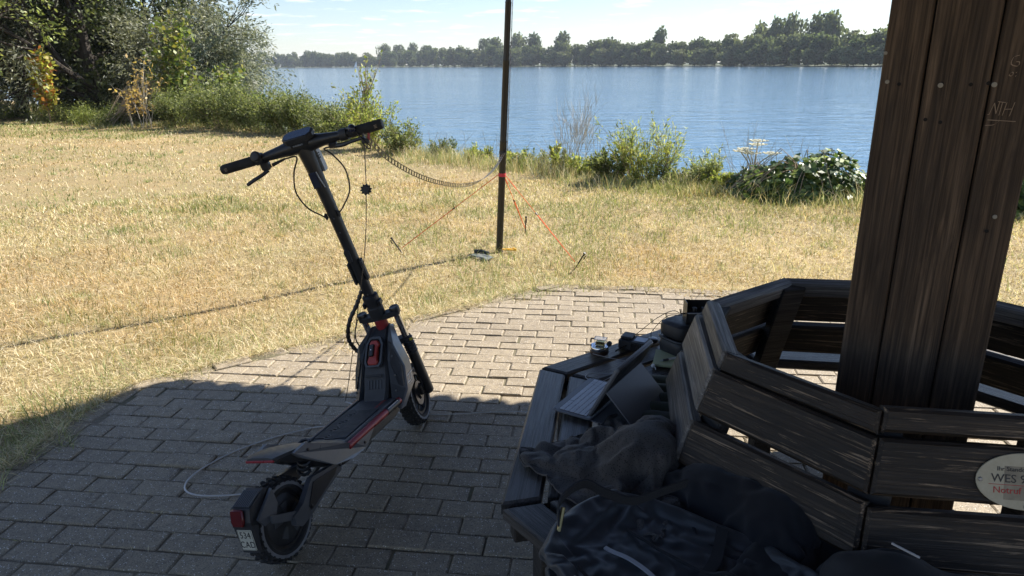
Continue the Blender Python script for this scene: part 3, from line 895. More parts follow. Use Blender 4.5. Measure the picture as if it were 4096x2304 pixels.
# heap of dead brushwood
g = np.random.default_rng(52); b = MB()
for k in range(300):
    a = g.normal(0, .30); z0 = abs(g.normal(.25, .22)); d = g.uniform(-.5, .5)
    L_ = g.uniform(.25, .6); p = [Vector((a - L_, g.normal(0, .25), z0 * .6 + g.normal(0, .08))), Vector((a, g.normal(0, .25), z0 + .25 + g.uniform(0, .3))), Vector((a + L_, g.normal(0, .25), z0 + .15 + d * .5))]
    b.tube(catmull(p, 3), [.008, .007, .006, .006, .005, .004, .003], 3)
tag(b.build('brushwood_heap', M_TWIG, matrix=TR(-10.1, 20.2, gz(-10.1, 20.2) + .25)), 'tangled heap of dead brown brushwood below the willow', 'brushwood')
# dry yellow stalks with seed heads
g = np.random.default_rng(53); br = []
for k in range(9): br += skeleton(g, (g.normal(0, .22), g.normal(0, .15), 0), (g.normal(0, .16), 0, 1), g.uniform(.7, 1.35), .012, 1, (.4,), (5,), 0, .05, .05)
plant('dry_stalks', 'dry yellow weed stalks with withered leaves before the brushwood', 'weeds', (-9.55, 18.75, gz(-9.55, 18.75)), br, leaves_on(br, 1, 7, g, .10, .5, [(.50, .38, .12), (.42, .30, .10), (.52, .36, .15)], .03, .2), M_PALETWIG, M_LEAF, 1, None, 'stems', 'leaves', 4)
# shrubs on the near shore
YG = [(.25, .30, .07), (.33, .37, .10), (.18, .225, .055), (.42, .41, .13)]
bush(-3.35, 14.9, .62, 1.2, 60, 'loose green shrub standing at the bend of the shore', pal=OLIVE, n=6500)
bush(-2.62, 13.5, .78, .6, 61, 'tall yellow green shrub behind the scooter handlebar', pal=YG, n=2600, size=.065, spray=.22)
bush(-1.95, 13.0, .50, .7, 62, 'small green shrub between handlebar and shore weeds', pal=OLIVE, n=2000, spray=.3)
g = np.random.default_rng(63)
br = skeleton(g, (0, 0, 0), (.0, 0, 1), 1.15, .03, 1, (.42,), (20,), 0, .06, .05)
plant('poplar_sapling', 'pointed leafy sapling rising above the shore shrubs', 'tree', (-2.85, 13.7, gz(-2.85, 13.7)), br, leaves_on(br, 1, 14, g, .075, .55, YG, .05, .1, .9, True), M_TWIG, M_LEAF, 1)
def shoots(x, y, h, w, seed, label, n=26, per=30, pal=YG, size=.065, asp=.2, name='willow_shrub', splay=.35, lean=0.0):
    g = np.random.default_rng(seed); br = []
    for k in range(n):
        a = g.random() * 6.28; r0 = w * .22 * math.sqrt(g.random()); s = splay * g.uniform(.2, 1)
        br += skeleton(g, (r0 * math.cos(a), r0 * math.sin(a), -.05), (math.cos(a) * s + lean, math.sin(a) * s, 1), h * g.uniform(.55, 1.05), .007, 1, (.35,), (3,), 0, .03, .06)
    return plant(name, label, 'shrub', (x, y, gz(x, y)), br, leaves_on(br, 0, per, g, size, asp, pal, .012, 0, .8, True), M_TWIG, M_SHORELEAF, 1, None, 'stems', 'leaves', 4)
shoots(1.78, 9.2, .64, 1.0, 70, 'willow shrub with upright yellow green shoots on the near shore', n=50, per=20, splay=.5)
shoots(1.36, 9.25, .30, .7, 71, 'low leafy shrub at the left foot of the shore willow', n=20, per=22, size=.06, asp=.45, pal=OLIVE, splay=.6)
shoots(2.42, 8.85, .44, .5, 72, 'thin pale shrub between the shore willow and the umbels', n=26, per=24, pal=[(.30, .33, .17), (.24, .28, .11)])
shoots(2.75, 8.45, .18, .45, 73, 'low yellow flowering weeds beside the umbels', n=22, per=20, pal=[(.42, .38, .07), (.25, .28, .06)], size=.05, asp=.5, splay=.7)
shoots(.05, 11.15, .24, .6, 74, 'low green herb with a bright tip left of the bare bush', n=14, per=16, pal=YG, asp=.45)
shoots(.72, 10.35, .34, .4, 75, 'small yellow green seedling beside the bare bush', n=7, per=18, pal=YG, asp=.5, size=.08)
# bare thin bush
g = np.random.default_rng(76); br = []
for k in range(10): br += skeleton(g, (g.normal(0, .08), g.normal(0, .05), 0), (g.normal(.05, .14), 0, 1), g.uniform(.5, .8), .004, 2, (.35, .4), (6, 3), 0, .04, .06)
plant('bare_bush', 'thin leafless pale grey bush standing before the water', 'shrub', (.95, 10.15, gz(.95, 10.15)), br, None, M_PALETWIG, M_LEAF, 2, None, 'stems', 'leaves', 4)
# hogweed umbels
g = np.random.default_rng(77); t = thing('hogweed', 'tall umbel weed with cream flat flower heads by the water', 'weed', TR(2.88, 8.35, gz(2.88, 8.35)))
sm = MB(); um = []
M_UMB = plain('umbel_cream', (.62, .58, .40), .8)
for k, (dx, hh) in enumerate([(-.10, .50), (0.02, .60), (.07, .54), (.17, .46), (-.03, .45), (-.16, .48)]):
    top = Vector((dx, g.normal(0, .05), hh)); mid = Vector((dx * .3, 0, .32))
    sm.tube(catmull([Vector((0.01 * k - .03, 0, 0)), mid, top], 4), .007, 4)
    u = MB()
    for m in range(16):
        a = m * 2.4; r = .11 * math.sqrt((m + .5) / 16); e = top + Vector((r * math.cos(a), r * math.sin(a), .028 - r * .12))
        u.tube([top, e], .0018, 3)
        u.lathe([(.001, -.004), (.019, 0), (.016, .007), (.001, .009)], 6, TR(*e))
    um.append(u)
sm.build('stems', M_PALETWIG, t)
for u in um: u.build('flower_head', M_UMB, t)
# bramble
def bramble(x, y, seed, label, w=1.3, h=.62, n=900):
    g = np.random.default_rng(seed)
    a = g.random(n) * 6.28; r = np.sqrt(g.random(n)); px = r * np.cos(a) * w * .5; py = r * np.sin(a) * .42
    top = h * (1 - r ** 2.2) * (.62 + .55 * vnoise(px + 5, py + 3 + seed, 2.6)); pz = top * g.uniform(.25, 1.08, n)
    N = np.stack([px * .8, py - .25, np.full(n, .75)], -1)
    pal = np.array([(.085, .14, .04), (.13, .19, .05), (.06, .10, .03), (.27, .34, .07)])
    tint = pal[g.choice(4, n, p=[.35, .3, .15, .2])] * (1 + g.normal(0, .15, (n, 1)))
    lst = []
    for s in (-.7, 0, .7):                      # three leaflets to a leaf
        A = np.stack([np.cos(a * 3 + s), np.sin(a * 3 + s), np.full(n, -.15)], -1)
        lst.append(leaf_cloud(np.stack([px, py, pz], -1), N, .085, .68, np.clip(tint, .01, 1), g, 0, .30, A))
    br = []
    for k in range(30):
        a0 = g.random() * 6.28
        e = np.array([math.cos(a0) * w * .5, math.sin(a0) * .4, .1]); c0 = e * .4; c0[2] = h * g.uniform(.6, 1.1)
        br.append(([np.array([0, 0, 0.]), c0 * .6 + np.array([0, 0, h * .2]), c0, e * .8 + np.array([0, 0, h * .3]), e], [.006, .005, .004, .004, .003], 0))
    return plant('bramble_bush', label, 'shrub', (x, y, gz(x, y)), br, join_leaves(lst), M_TWIG, M_GLOSSLEAF, 0, None, 'canes', 'leaves', 4)
bramble(3.40, 7.98, 80, 'bramble bush with broad glossy leaves next to the wooden post', 1.75, .50, 1350)
bramble(2.95, 8.15, 81, 'low trailing bramble between the umbels and the large bramble bush', .9, .33, 520)
bramble(5.3, 7.15, 82, 'bramble bush seen on the far side of the wooden post', 1.3, .6, 800)
# dry stalks standing up against the water
def stalks(x, y, w, seed, label, n=26, h=.75):
    g = np.random.default_rng(seed); b = MB()
    for k in range(n):
        bx = g.uniform(-w, w); hh = h * g.uniform(.45, 1.1); ln = g.normal(0, .16)
        p = catmull([Vector((bx, g.normal(0, .1), 0)), Vector((bx + ln * .4, 0, hh * .55)), Vector((bx + ln * 1.2, 0, hh))], 3)
        b.tube(p, [.0028] * (len(p) - 1) + [.0012], 3)
        for m in range(2):
            i = g.integers(3, len(p) - 1); b.tube([p[i], p[i] + Vector((g.normal(0, .06), 0, g.uniform(.05, .14)))], .0014, 3)
    tag(b.build('dry_grass_stalks', M_PALETWIG, matrix=TR(x, y, gz(x, y) - .03)), label, 'grass stalks')
stalks(3.3, 8.5, .55, 90, 'bent dry grass stalks rising out of the bramble', 34, .85)
stalks(2.9, 8.7, .22, 91, 'tall dry stalks standing behind the umbel heads', 14, 1.0)
stalks(1.0, 10.3, .7, 92, 'thin dry grasses along the shore beside the bare bush', 40, .6)
for k_, (x_2, y_2, h_2, lb_2) in enumerate([(-1.2, 12.5, .26, 'leafy green herbs on the bank just right of the bushes'), (-.55, 11.9, .22, 'low leafy herbs on the bank left of the mast'), (.35, 10.95, .24, 'low leafy herbs on the bank right of the mast'), (1.05, 9.9, .26, 'leafy herbs at the foot of the bare bush'), (2.15, 9.0, .24, 'green herbs filling the bank beside the shore willow'), (2.6, 8.6, .22, 'green herbs filling the bank left of the bramble')]):
    shoots(x_2, y_2, h_2, .8, 200 + k_, lb_2, n=34, per=16, pal=YG if k_ % 2 else OLIVE, asp=.4, size=.05, name='bank_herbs', splay=.5)
stalks(-.6, 12.0, .8, 93, 'thin dry grasses on the shore left of the mast', 36, .55)
# rank grass along the bank edge
def bank_grass():
    g = np.random.default_rng(95); n = 30000
    seg = g.integers(3, 16, n); t = g.random(n)[:, None]
    P = VEG[seg] * (1 - t) + VEG[seg + 1] * t
    x = P[:, 0] + g.normal(0, .35, n); y = P[:, 1] + g.normal(.1, .45, n); k = shore_sd(x, y) > -1.4; x, y = x[k], y[k]; n = len(x)
    isg = g.random(n) < .55; tint = np.where(isg[:, None], mixcol(GREEN, n, g), mixcol(STRAW, n, g))
    r = np.hypot(x, y); clump = np.clip(fbm(x, y, 1.4, 3) * 2.2 - .55, .15, 1.3)
    v, tr, qd, c = blades(x, y, ground_z(x, y), g.uniform(.10, .42, n) * clump, g.uniform(.003, .006, n) * np.maximum(1, r / 10), np.abs(g.normal(.3, .25, n)), tint, g)
    tag(link_mesh('bank_grass', np_mesh('bank_grass', v, tr, qd, c), M_GRASS), 'rank green and straw grass along the edge of the bank', 'grass', kind='stuff')
bank_grass()
# ================================================================== SHELTER AND RING BENCH
def text_mb(txt, size, depth=.0008, shear=0.0, spacing=1.0, align='CENTER'):
    cu = bpy.data.curves.new('lettering', 'FONT'); cu.body = txt; cu.size = size; cu.extrude = depth / 2
    cu.align_x = align; cu.align_y = 'CENTER'; cu.shear = shear; cu.space_character = spacing; cu.resolution_u = 3
    o = bpy.data.objects.new('lettering', cu); COL.objects.link(o)
    bpy.context.view_layer.update()
    me = bpy.data.meshes.new_from_object(o.evaluated_get(bpy.context.evaluated_depsgraph_get()))
    bpy.data.objects.remove(o, do_unlink=True); bpy.data.curves.remove(cu)
    me.materials.clear()
    return me
def lettering(name, txt, size, mat, parent, matrix, **k):
    return link_mesh(name, text_mb(txt, size, **k), mat, parent, matrix)

def wood(name, dark, mid, light, rough=.75, peel=None, peel_amt=(.6, .72), grain=1.0, knots=True, seed=0.0, bump=.6, blot=.78):
    """weathered board, grain along local x"""
    q = Mat(name)
    oi = q.n('ShaderNodeObjectInfo')
    tc = q.n('ShaderNodeTexCoord'); off = q.n('ShaderNodeVectorMath'); off.operation = 'ADD'
    cx = q.n('ShaderNodeCombineXYZ'); q.l(q.math('MULTIPLY', oi.outputs['Random'], 37.0), cx.inputs[0]); q.l(q.math('MULTIPLY', oi.outputs['Random'], 11.0), cx.inputs[1])
    q.l(tc.outputs['Object'], off.inputs[0]); q.l(cx.outputs[0], off.inputs[1])
    mp = q.n('ShaderNodeMapping'); mp.inputs['Scale'].default_value = (1.6, 26 * grain, 26 * grain); q.l(off.outputs[0], mp.inputs[0])
    mp2 = q.n('ShaderNodeMapping'); mp2.inputs['Scale'].default_value = (3.5, 190 * grain, 190 * grain); q.l(off.outputs[0], mp2.inputs[0])
    mp3 = q.n('ShaderNodeMapping'); mp3.inputs['Scale'].default_value = (4.5, 60, 60); q.l(off.outputs[0], mp3.inputs[0])
    g1 = q.noise(mp.outputs[0], 1.6, 5, .65, 1.2); g2 = q.noise(mp2.outputs[0], 1.0, 4, .7, .3)
    col = q.ramp(g1, [(.30, dark), (.52, mid), (.72, light)])
    col = q.mix(q.ramp(g2, [(.35, .75), (.62, 0)]), col, tuple(c * .45 for c in dark))
    if knots:
        kv = q.n('ShaderNodeMapping'); kv.inputs['Scale'].default_value = (2.2, 9, 9); q.l(off.outputs[0], kv.inputs[0])
        kd = q.voro(kv.outputs[0], 1.0); col = q.mix(q.ramp(kd, [(.06, .85), (.20, 0)]), col, tuple(c * .5 for c in dark))
    mp4 = q.n('ShaderNodeMapping'); mp4.inputs['Scale'].default_value = (2.4, 7, 7); q.l(off.outputs[0], mp4.inputs[0])
    blo = q.noise(mp4.outputs[0], 1.0, 4, .6, .8)
    col = q.mix(q.ramp(blo, [(.36, blot), (.60, 0)]), col, tuple(c * .55 for c in dark))          # soaked, darkened stretches of the board
    h = q.math('ADD', q.math('MULTIPLY', g2, 1.0), q.math('MULTIPLY', g1, .5))
    if peel is not None:
        pn = q.noise(mp3.outputs[0], 1.0, 6, .7, .6)
        pn = q.math('ADD', q.math('MULTIPLY', pn, .62), q.math('MULTIPLY', g2, .38))
        col = q.mix(q.ramp(pn, [(peel_amt[0], 0), (peel_amt[1], .9)]), col, peel)
    q.set(Base_Color=col, Roughness=q.ramp(g2, [(.3, rough + .12), (.7, rough - .1)]))
    q.b.inputs['Specular IOR Level'].default_value = .45
    q.bump(h, bump, .004)
    return q.m
M_POST = wood('post_planks', (.036, .022, .013), (.100, .062, .036), (.20, .132, .082), .72, blot=.5)
M_BACKREST = wood('bench_back_boards', (.012, .008, .005), (.036, .024, .015), (.078, .054, .035), .55, peel=(.27, .195, .128), peel_amt=(.545, .61))
M_SEAT = wood('bench_seat_boards', (.028, .026, .025), (.075, .071, .070), (.13, .124, .12), .36, blot=.3, knots=False, bump=.8)
M_SKYLITCAP = wood('skylit_grey_rails', (.07, .062, .056), (.20, .182, .165), (.36, .335, .305), .6, blot=.3)  # weathered grey rails, with the bright sky sheen painted into the colour
M_SKYLITBOARD = wood('skylit_back_boards', (.10, .09, .08), (.26, .237, .215), (.45, .42, .385), .62, peel=(.07, .06, .055), peel_amt=(.60, .72), blot=.35)  # paler copy of the back boards, sky light put into the colour
M_FRAME = wood('bench_frames', (.020, .017, .015), (.05, .042, .036), (.09, .078, .066), .7, knots=False)
M_ROOFWOOD = wood('roof_boards', (.03, .02, .014), (.075, .05, .034), (.12, .085, .06), .8)
M_SHINGLE = plain('roof_shingle', (.055, .05, .045), .95, scale=60, bump=.5)
M_SCREW = plain('screw_head', (.30, .29, .27), .45, .6)
M_PLUG = plain('pale_plug', (.30, .27, .22), .7)
M_IRON = plain('dark_steel', (.10, .10, .11), .45, .8)

SH = thing('shelter', 'round wooden shelter with a thick boxed centre post of brown planks', 'shelter', TR(CTR.x, CTR.y, 0))
pn = Vector((math.cos(R(238.5)), math.sin(R(238.5)), 0)); pt = Vector((-pn.y, pn.x, 0))
POSTC = pt * .029
PW = .31
wid = [.088, .124, .093]
for f in range(4):
    rot = Matrix.Rotation(R(90 * f), 4, 'Z')
    n_ = rot @ pn; t_ = rot @ pt
    x0 = -PW / 2 + (.0 if f % 2 == 0 else .02)
    for k, w in enumerate(wid):
        if f % 2: w = w - .0133
        c = POSTC + n_ * (PW / 2 - .012 + (.003 if k == 1 else 0)) + t_ * (x0 + w / 2)
        pl = MB().box(2.62, w - .001, .024, None, .004)
        # plank local x runs up the post
        pl.build('post_plank', M_POST, SH, frame(c + Vector((0, 0, 1.31)), (0, 0, 1), t_, Vector((0, 0, 1)).cross(t_)))
        x0 += w + .0025
MB().box(PW - .056, PW - .056, 2.6).build('post_core', M_FRAME, SH, frame(POSTC + Vector((0, 0, 1.3)), pt, -pn, (0, 0, 1)))
# bolts, plugs and nail holes on the face towards the lake path
front0 = POSTC + pn * (PW / 2 + .002)
for tx, z, r in [(-.122 - .029, 1.515, .004), (-.110 - .029, 1.452, .0045), (-.002 - .03, 1.445, .0055), (.098 - .03, 1.447, .0055), (.147 - .03, 1.162, .0045)]:
    MB().lathe([(r, -.003), (r, .0012), (r * .6, .002)], 12).build('plug', M_PLUG, SH,
        frame(front0 + pt * tx + Vector((0, 0, z)) + pn * .002, pt, pn.cross(pt), pn))
M_HOLE = plain('nail_hole', (.008, .006, .005), .9)
for tx, z in [(-.085 - .029, 1.447), (-.03, 1.449), (.03 - .03 + .025, 1.447), (.075 - .03 + .012, 1.45), (.137 - .03, 1.128), (-.02 - .03, 1.37), (.01 - .03, 1.365)]:
    MB().lathe([(.0042, -.002), (.0042, .0006)], 10).build('nail_hole', M_HOLE, SH, frame(front0 + pt * tx + Vector((0, 0, z)) + pn * .002, pt, pn.cross(pt), pn))
# scratched letters
M_SCRATCH = plain('scratched_wood', (.30, .215, .15), .85)
def scratch(name, strokes, org, sc=.001, w=.0022):
    b = MB()
    for st in strokes:
        pts = [org + pt * (x * sc) + Vector((0, 0, y * sc)) + pn * .0009 for x, y in st]
        b.strip(catmull(pts, 3) if len(pts) > 2 else pts, w, [pt * .7 + Vector((0, 0, .72))] * ((len(pts) - 1) * 3 + 1 if len(pts) > 2 else 2), .0009)
    return b.build(name, M_SCRATCH, SH, smooth=0)
O3 = front0 + pt * (.098 - .029) + Vector((0, 0, 1.385))
scratch('scratched_lettering', [[(-4, -1), (1, 0)], [(0, 0), (6, 24)], [(6, 24), (12, 1)], [(12, 1), (15, 27)], [(12, 27), (26, 25)], [(20, 26), (18, -2)], [(28, 25), (24, -2)], [(26, 11), (40, 12)], [(42, 26), (37, -3)],
                         [(-1, -12), (50, -14)], [(-4, -24), (12, -22), (20, -14)]], O3)
scratch('scratched_lettering', [[(34, 24), (24, 20), (22, 6), (34, 2), (36, 10), (30, 11)], [(26, -10), (22, -16), (27, -18), (29, -12), (26, -10)], [(34, -10), (34, -12)], [(34, -17), (34, -19)]], O3 + Vector((0, 0, .098)))

# roof: eight sloping panels with a scalloped shingle edge, boards below, rafters
EAVE_R, EAVE_Z, APEX_Z = 2.92, 2.40, 3.75
for k in range(8):
    a = oct_pt(EAVE_R, k, 0, Vector((0, 0, 0))); b_ = oct_pt(EAVE_R, k + 1, 0, Vector((0, 0, 0)))
    ns = 17; up = Vector((0, 0, APEX_Z)); V = []; edge = []
    for i in range(ns * 6 + 1):
        t = i / (ns * 6); p = a.lerp(b_, t); s = abs(math.sin(math.pi * t * ns)) ** .6
        o_ = p.normalized() * (.012 + .038 * s * random.uniform(.9, 1.05)); edge.append(p + o_ + Vector((0, 0, EAVE_Z - .012 - .012 * s)))
    m = len(edge)
    V = edge + [up] + [p + Vector((0, 0, -.012)) for p in edge] + [up + Vector((0, 0, -.012))]
    F = []
    for i in range(m - 1):
        F.append((i, i + 1, m)); F.append((m + 1 + i + 1, m + 1 + i, 2 * m + 1)); F.append((i, m + 1 + i, m + 2 + i, i + 1))
    F.append((0, m, 2 * m + 1, m + 1)); F.append((m - 1, 2 * m, 2 * m + 1, m))
    MB().add(V, F).build('roof_panel', M_SHINGLE, SH, smooth=0)
    # soffit boards
    nb = 14
    for j in range(nb):
        t0 = j / nb; t1 = (j + .97) / nb
        q0 = [a.lerp(up, t) + Vector((0, 0, (EAVE_Z - .03) * (1 - t) - .04 * t)) if False else Vector((a.x * (1 - t), a.y * (1 - t), EAVE_Z - .03 + (APEX_Z - EAVE_Z) * t)) for t in (t0, t1)]
        q1 = [Vector((b_.x * (1 - t), b_.y * (1 - t), EAVE_Z - .03 + (APEX_Z - EAVE_Z) * t)) for t in (t0, t1)]
        vv = [q0[0], q1[0], q1[1], q0[1]]; dn = Vector((0, 0, -.018))
        MB().add(vv + [p + dn for p in vv], [(0, 1, 2, 3), (7, 6, 5, 4), (0, 4, 5, 1), (1, 5, 6, 2), (2, 6, 7, 3), (3, 7, 4, 0)]).build('soffit_board', M_ROOFWOOD, SH, smooth=0)
    MB().tube([Vector((a.x * .99, a.y * .99, EAVE_Z - .11)), Vector((0, 0, APEX_Z - .12))], .055, 4).build('rafter', M_ROOFWOOD, SH, smooth=0)
    MB().tube([Vector((a.x * .055, a.y * .055, 1.95)), Vector((a.x * .42, a.y * .42, 2.78))], .045, 4).build('strut', M_ROOFWOOD, SH, smooth=0)

# ---- ring bench
BN = thing('ring_bench', 'octagonal ring bench of dark weathered boards round the shelter post', 'bench', TR(CTR.x, CTR.y, 0))
SEAT_Z = .45
TAN = math.tan(R(22.5))
bj = random.Random(5)
def board(name, ap_out, ap_in, z, th, k, mat, gap=.013, tilt=0.0, c=.006, dz=0.0):
    """mitred flat board on side k; its local x runs along the side, y points outwards"""
    a = R(PH + 22.5 + 45 * k); n = Vector((math.cos(a), math.sin(a), 0)); t = Vector((-n.y, n.x, 0))
    m = (ap_out + ap_in) / 2; h = (ap_out - ap_in) / 2
    lo = ap_out * TAN - gap; li = ap_in * TAN - gap
    pol = [(-li, -h), (li, -h), (lo, h), (-lo, h)]
    M = frame(n * m + Vector((0, 0, z + dz)), -t, n, (0, 0, 1)) @ Matrix.Rotation(tilt, 4, 'Y')
    return MB().prism(pol, -th, 0, None, c).build(name, mat, BN, M)
for k in range(8):
    ap = 1.025
    for j in range(4):
        w = [.095, .094, .092, .09][j]
        board('seat_board', ap, ap - w, SEAT_Z, .038, k, M_SEAT, .012 if j else .009, bj.gauss(0, .003), .006, bj.gauss(0, .0015))
        ap -= w + .017
TILT = math.atan2(.11, .35)
def back_board(name, z0, z1, ap_mid, th, k, mat, gap=.006, c=.007):
    """leaning board of the backrest between heights z0 and z1, outer face on the backrest plane"""
    a = R(PH + 22.5 + 45 * k); n = Vector((math.cos(a), math.sin(a), 0)); t = Vector((-n.y, n.x, 0))
    up = (Vector((0, 0, 1)) * math.cos(TILT) - n * math.sin(TILT)); out = n * math.cos(TILT) + Vector((0, 0, 1)) * math.sin(TILT)
    zm = (z0 + z1) / 2; h = (z1 - z0) / math.cos(TILT) / 2
    ap = .49 + (.8 - zm) * math.tan(TILT) + ap_mid
    ltop = (ap - h * math.sin(TILT)) * TAN - gap; lbot = (ap + h * math.sin(TILT)) * TAN - gap
    pol = [(-lbot, -h), (lbot, -h), (ltop, h), (-ltop, h)]
    M = frame(n * ap + Vector((0, 0, zm)) + up * bj.gauss(0, .002), -t, up, out) @ Matrix.Rotation(bj.gauss(0, .006), 4, 'Z')
    return MB().prism(pol, -th, 0, None, c).build(name, mat, BN, M)
for k in range(8):
    back_board('back_rail', .757, .806, -.002, .046, k, M_SKYLITCAP if k in (7, 0, 1, 6) else M_BACKREST)
    back_board('back_board', .640, .7545, .012, .036, k, M_SKYLITBOARD if k == 1 else M_BACKREST)
    back_board('back_board', .508, .622, .012, .036, k, M_SKYLITBOARD if k == 1 else M_BACKREST)
    a = R(PH + 45 * k); n = Vector((math.cos(a), math.sin(a), 0)); t = Vector((-n.y, n.x, 0))
    MB().box(.085, .05, .42, None, .004).build('leg', M_FRAME, BN, frame(n * .99 + Vector((0, 0, .20)), t, n, (0, 0, 1)))
    MB().box(.07, .05, .42, None, .004).build('leg', M_FRAME, BN, frame(n * .56 + Vector((0, 0, .20)), t, n, (0, 0, 1)))
    MB().box(.05, .56, .06, None, .004).build('bearer', M_FRAME, BN, frame(n * .80 + Vector((0, 0, .38)), t, n, (0, 0, 1)))
    p0 = n * .60 + Vector((0, 0, .40)); p1 = n * .475 + Vector((0, 0, .785)); d = (p1 - p0); L = d.length; d.normalize(); nn = t.cross(d)
    MB().box(.085, .036, L, None, .004).build('back_upright', M_FRAME, BN, frame((p0 + p1) / 2, t, d.cross(t), d))
# carved letters on the rail
aa = R(PH + 22.5 + 45 * 3); n = Vector((math.cos(aa), math.sin(aa), 0)); t = Vector((-n.y, n.x, 0))
M_MARKER = plain('dark_marker', (.012, .012, .014), .7)
ap = .49 - .006 + .0
lettering('marker_lettering', 'HEN', .034, M_MARKER, BN, frame(n * (ap - .024) + t * .128 + Vector((0, 0, .8075)), t, -n, (0, 0, 1)) @ RX(-17.4) @ TR(0, 0, .0015), spacing=1.25)
# emergency plaque screwed to the backrest
a3 = R(PH + 22.5 + 45 * 3); n = Vector((math.cos(a3), math.sin(a3), 0)); t = Vector((-n.y, n.x, 0))
up = (Vector((0, 0, 1)) * math.cos(TILT) - n * math.sin(TILT)); out = n * math.cos(TILT) + Vector((0, 0, 1)) * math.sin(TILT)
apz = .49 + (.8 - .692) * math.tan(TILT) + .012
PLM = TR(CTR.x, CTR.y, 0) @ frame(n * apz + Vector((0, 0, .692)) + out * .0015 + t * .066, t, up, out)
PLQ = thing('emergency_plaque', 'white oval emergency location plaque screwed to the bench back', 'sign', PLM)
q = Mat('plaque_enamel'); co = q.coord('Object')
nn_ = q.noise(co, 60, 5, .7); blot = q.noise(co, 24, 4, .6)
sx = q.n('ShaderNodeSeparateXYZ'); q.l(q.coord('Object'), sx.inputs[0])
mx_ = q.math('MULTIPLY', q.math('LESS_THAN', q.math('ABSOLUTE', q.math('SUBTRACT', sx.outputs[0], .0)), .042), q.math('LESS_THAN', q.math('ABSOLUTE', q.math('ADD', sx.outputs[1], .004)), .034))
stain = q.math('MULTIPLY', mx_, q.ramp(blot, [(.25, .35), (.6, .9)]))
q.set(Base_Color=q.mix(stain, q.ramp(nn_, [(.3, (.38, .34, .24)), (.7, (.46, .42, .31))]), (.17, .145, .105)), Roughness=.42)
ell = [(.094 * math.cos(2 * math.pi * i / 40), .0575 * math.sin(2 * math.pi * i / 40)) for i in range(40)]
MB().prism(ell, 0, .003, None, .0008).build('plate', q.m, PLQ)
M_INK = plain('black_print', (.02, .02, .022), .5); M_REDINK = plain('red_print', (.42, .035, .03), .5)
lettering('lettering', 'Ihr Standort im Notfall', .0125, M_INK, PLQ, TR(.002, .0235, .0034))
lettering('lettering', 'WES 995-2', .0235, M_INK, PLQ, TR(-.012, .004, .0034))
lettering('lettering', 'Notruf', .0185, M_REDINK, PLQ, TR(-.036, -.0195, .0034))
lettering('lettering', '112', .0185, M_REDINK, PLQ, TR(.048, -.0195, .0034))
MB().box(.14, .0009, .0006).build('printed_line', M_REDINK, PLQ, TR(0, -.008, .0034))
cir = MB().tube([(.0085 * math.cos(i * .5236), .0085 * math.sin(i * .5236), 0) for i in range(12)], .0006, 4, closed=True)
cir.tube(catmull([(-.003, .005, 0), (-.005, .001, 0), (-.001, -.004, 0), (.004, -.005, 0)], 4), .0011, 4)
cir.build('phone_symbol', M_INK, PLQ, TR(.012, -.0195, .0036))
for x, y in ((0, .050), (0, -.050), (-.086, 0), (.086, 0)):
    s_ = MB().lathe([(.0046, 0), (.0046, .001), (.003, .0022)], 12).build('screw', M_SCREW, PLQ, TR(x, y, .003))
# ================================================================== ELECTRIC SCOOTER
RC = Vector((-.7180, 1.8830, 0)); HDG = R(19.6); LEAN = R(12.5)
f_ = Vector((math.sin(HDG), math.cos(HDG), 0)); r0_ = Vector((f_.y, -f_.x, 0)); u0_ = Vector((0, 0, 1))
SCM = frame(RC, r0_ * math.cos(LEAN) + u0_ * math.sin(LEAN), f_, u0_ * math.cos(LEAN) - r0_ * math.sin(LEAN))
SCO = thing('electric_scooter', 'black electric kick scooter with red trim leaning on its stand', 'scooter', SCM)
M_BLK = plain('black_paint', (.018, .018, .020), .38, 0, .2, 40)
M_PLAST = plain('black_plastic', (.022, .023, .026), .55, 0, .2, 60, .1)
M_SWING = plain('swingarm_grey', (.085, .092, .105), .42, .2, .12, 50)
M_DGREY = plain('dark_grey_plastic', (.050, .055, .062), .48, 0, .15, 50, .08)
M_SILV = plain('silver_grey_paint', (.155, .168, .19), .36, .35, .08, 40)
M_RED = plain('red_paint', (.30, .028, .032), .33, .1, .12, 40)
M_REDP = plain('red_plastic', (.34, .035, .025), .45, 0, .12, 40)
M_RUB = plain('tyre_rubber', (.020, .020, .021), .82, 0, .35, 35, .3)
M_DUSTY = plain('dusty_sidewall', (.17, .175, .185), .85, 0, .4, 30, .3)
M_CHROME = plain('fork_chrome', (.62, .62, .63), .12, 1.0, .05)
M_MATRUB = plain('deck_rubber', (.040, .043, .050), .55, 0, .2, 70, .2)
M_GLASSBLK = plain('display_glass', (.03, .035, .06), .08, 0, .05)
M_LENS = plain('red_lens', (.10, .008, .010), .16, 0, .1)
M_CABLE = plain('cable_black', (.010, .010, .011), .45)
M_PLATE = plain('plate_white', (.46, .45, .37), .45, 0, .08, 60)
M_WHITEP = plain('white_print', (.70, .71, .72), .5)
M_SIGN = plain('grey_light_cover', (.42, .43, .45), .35)

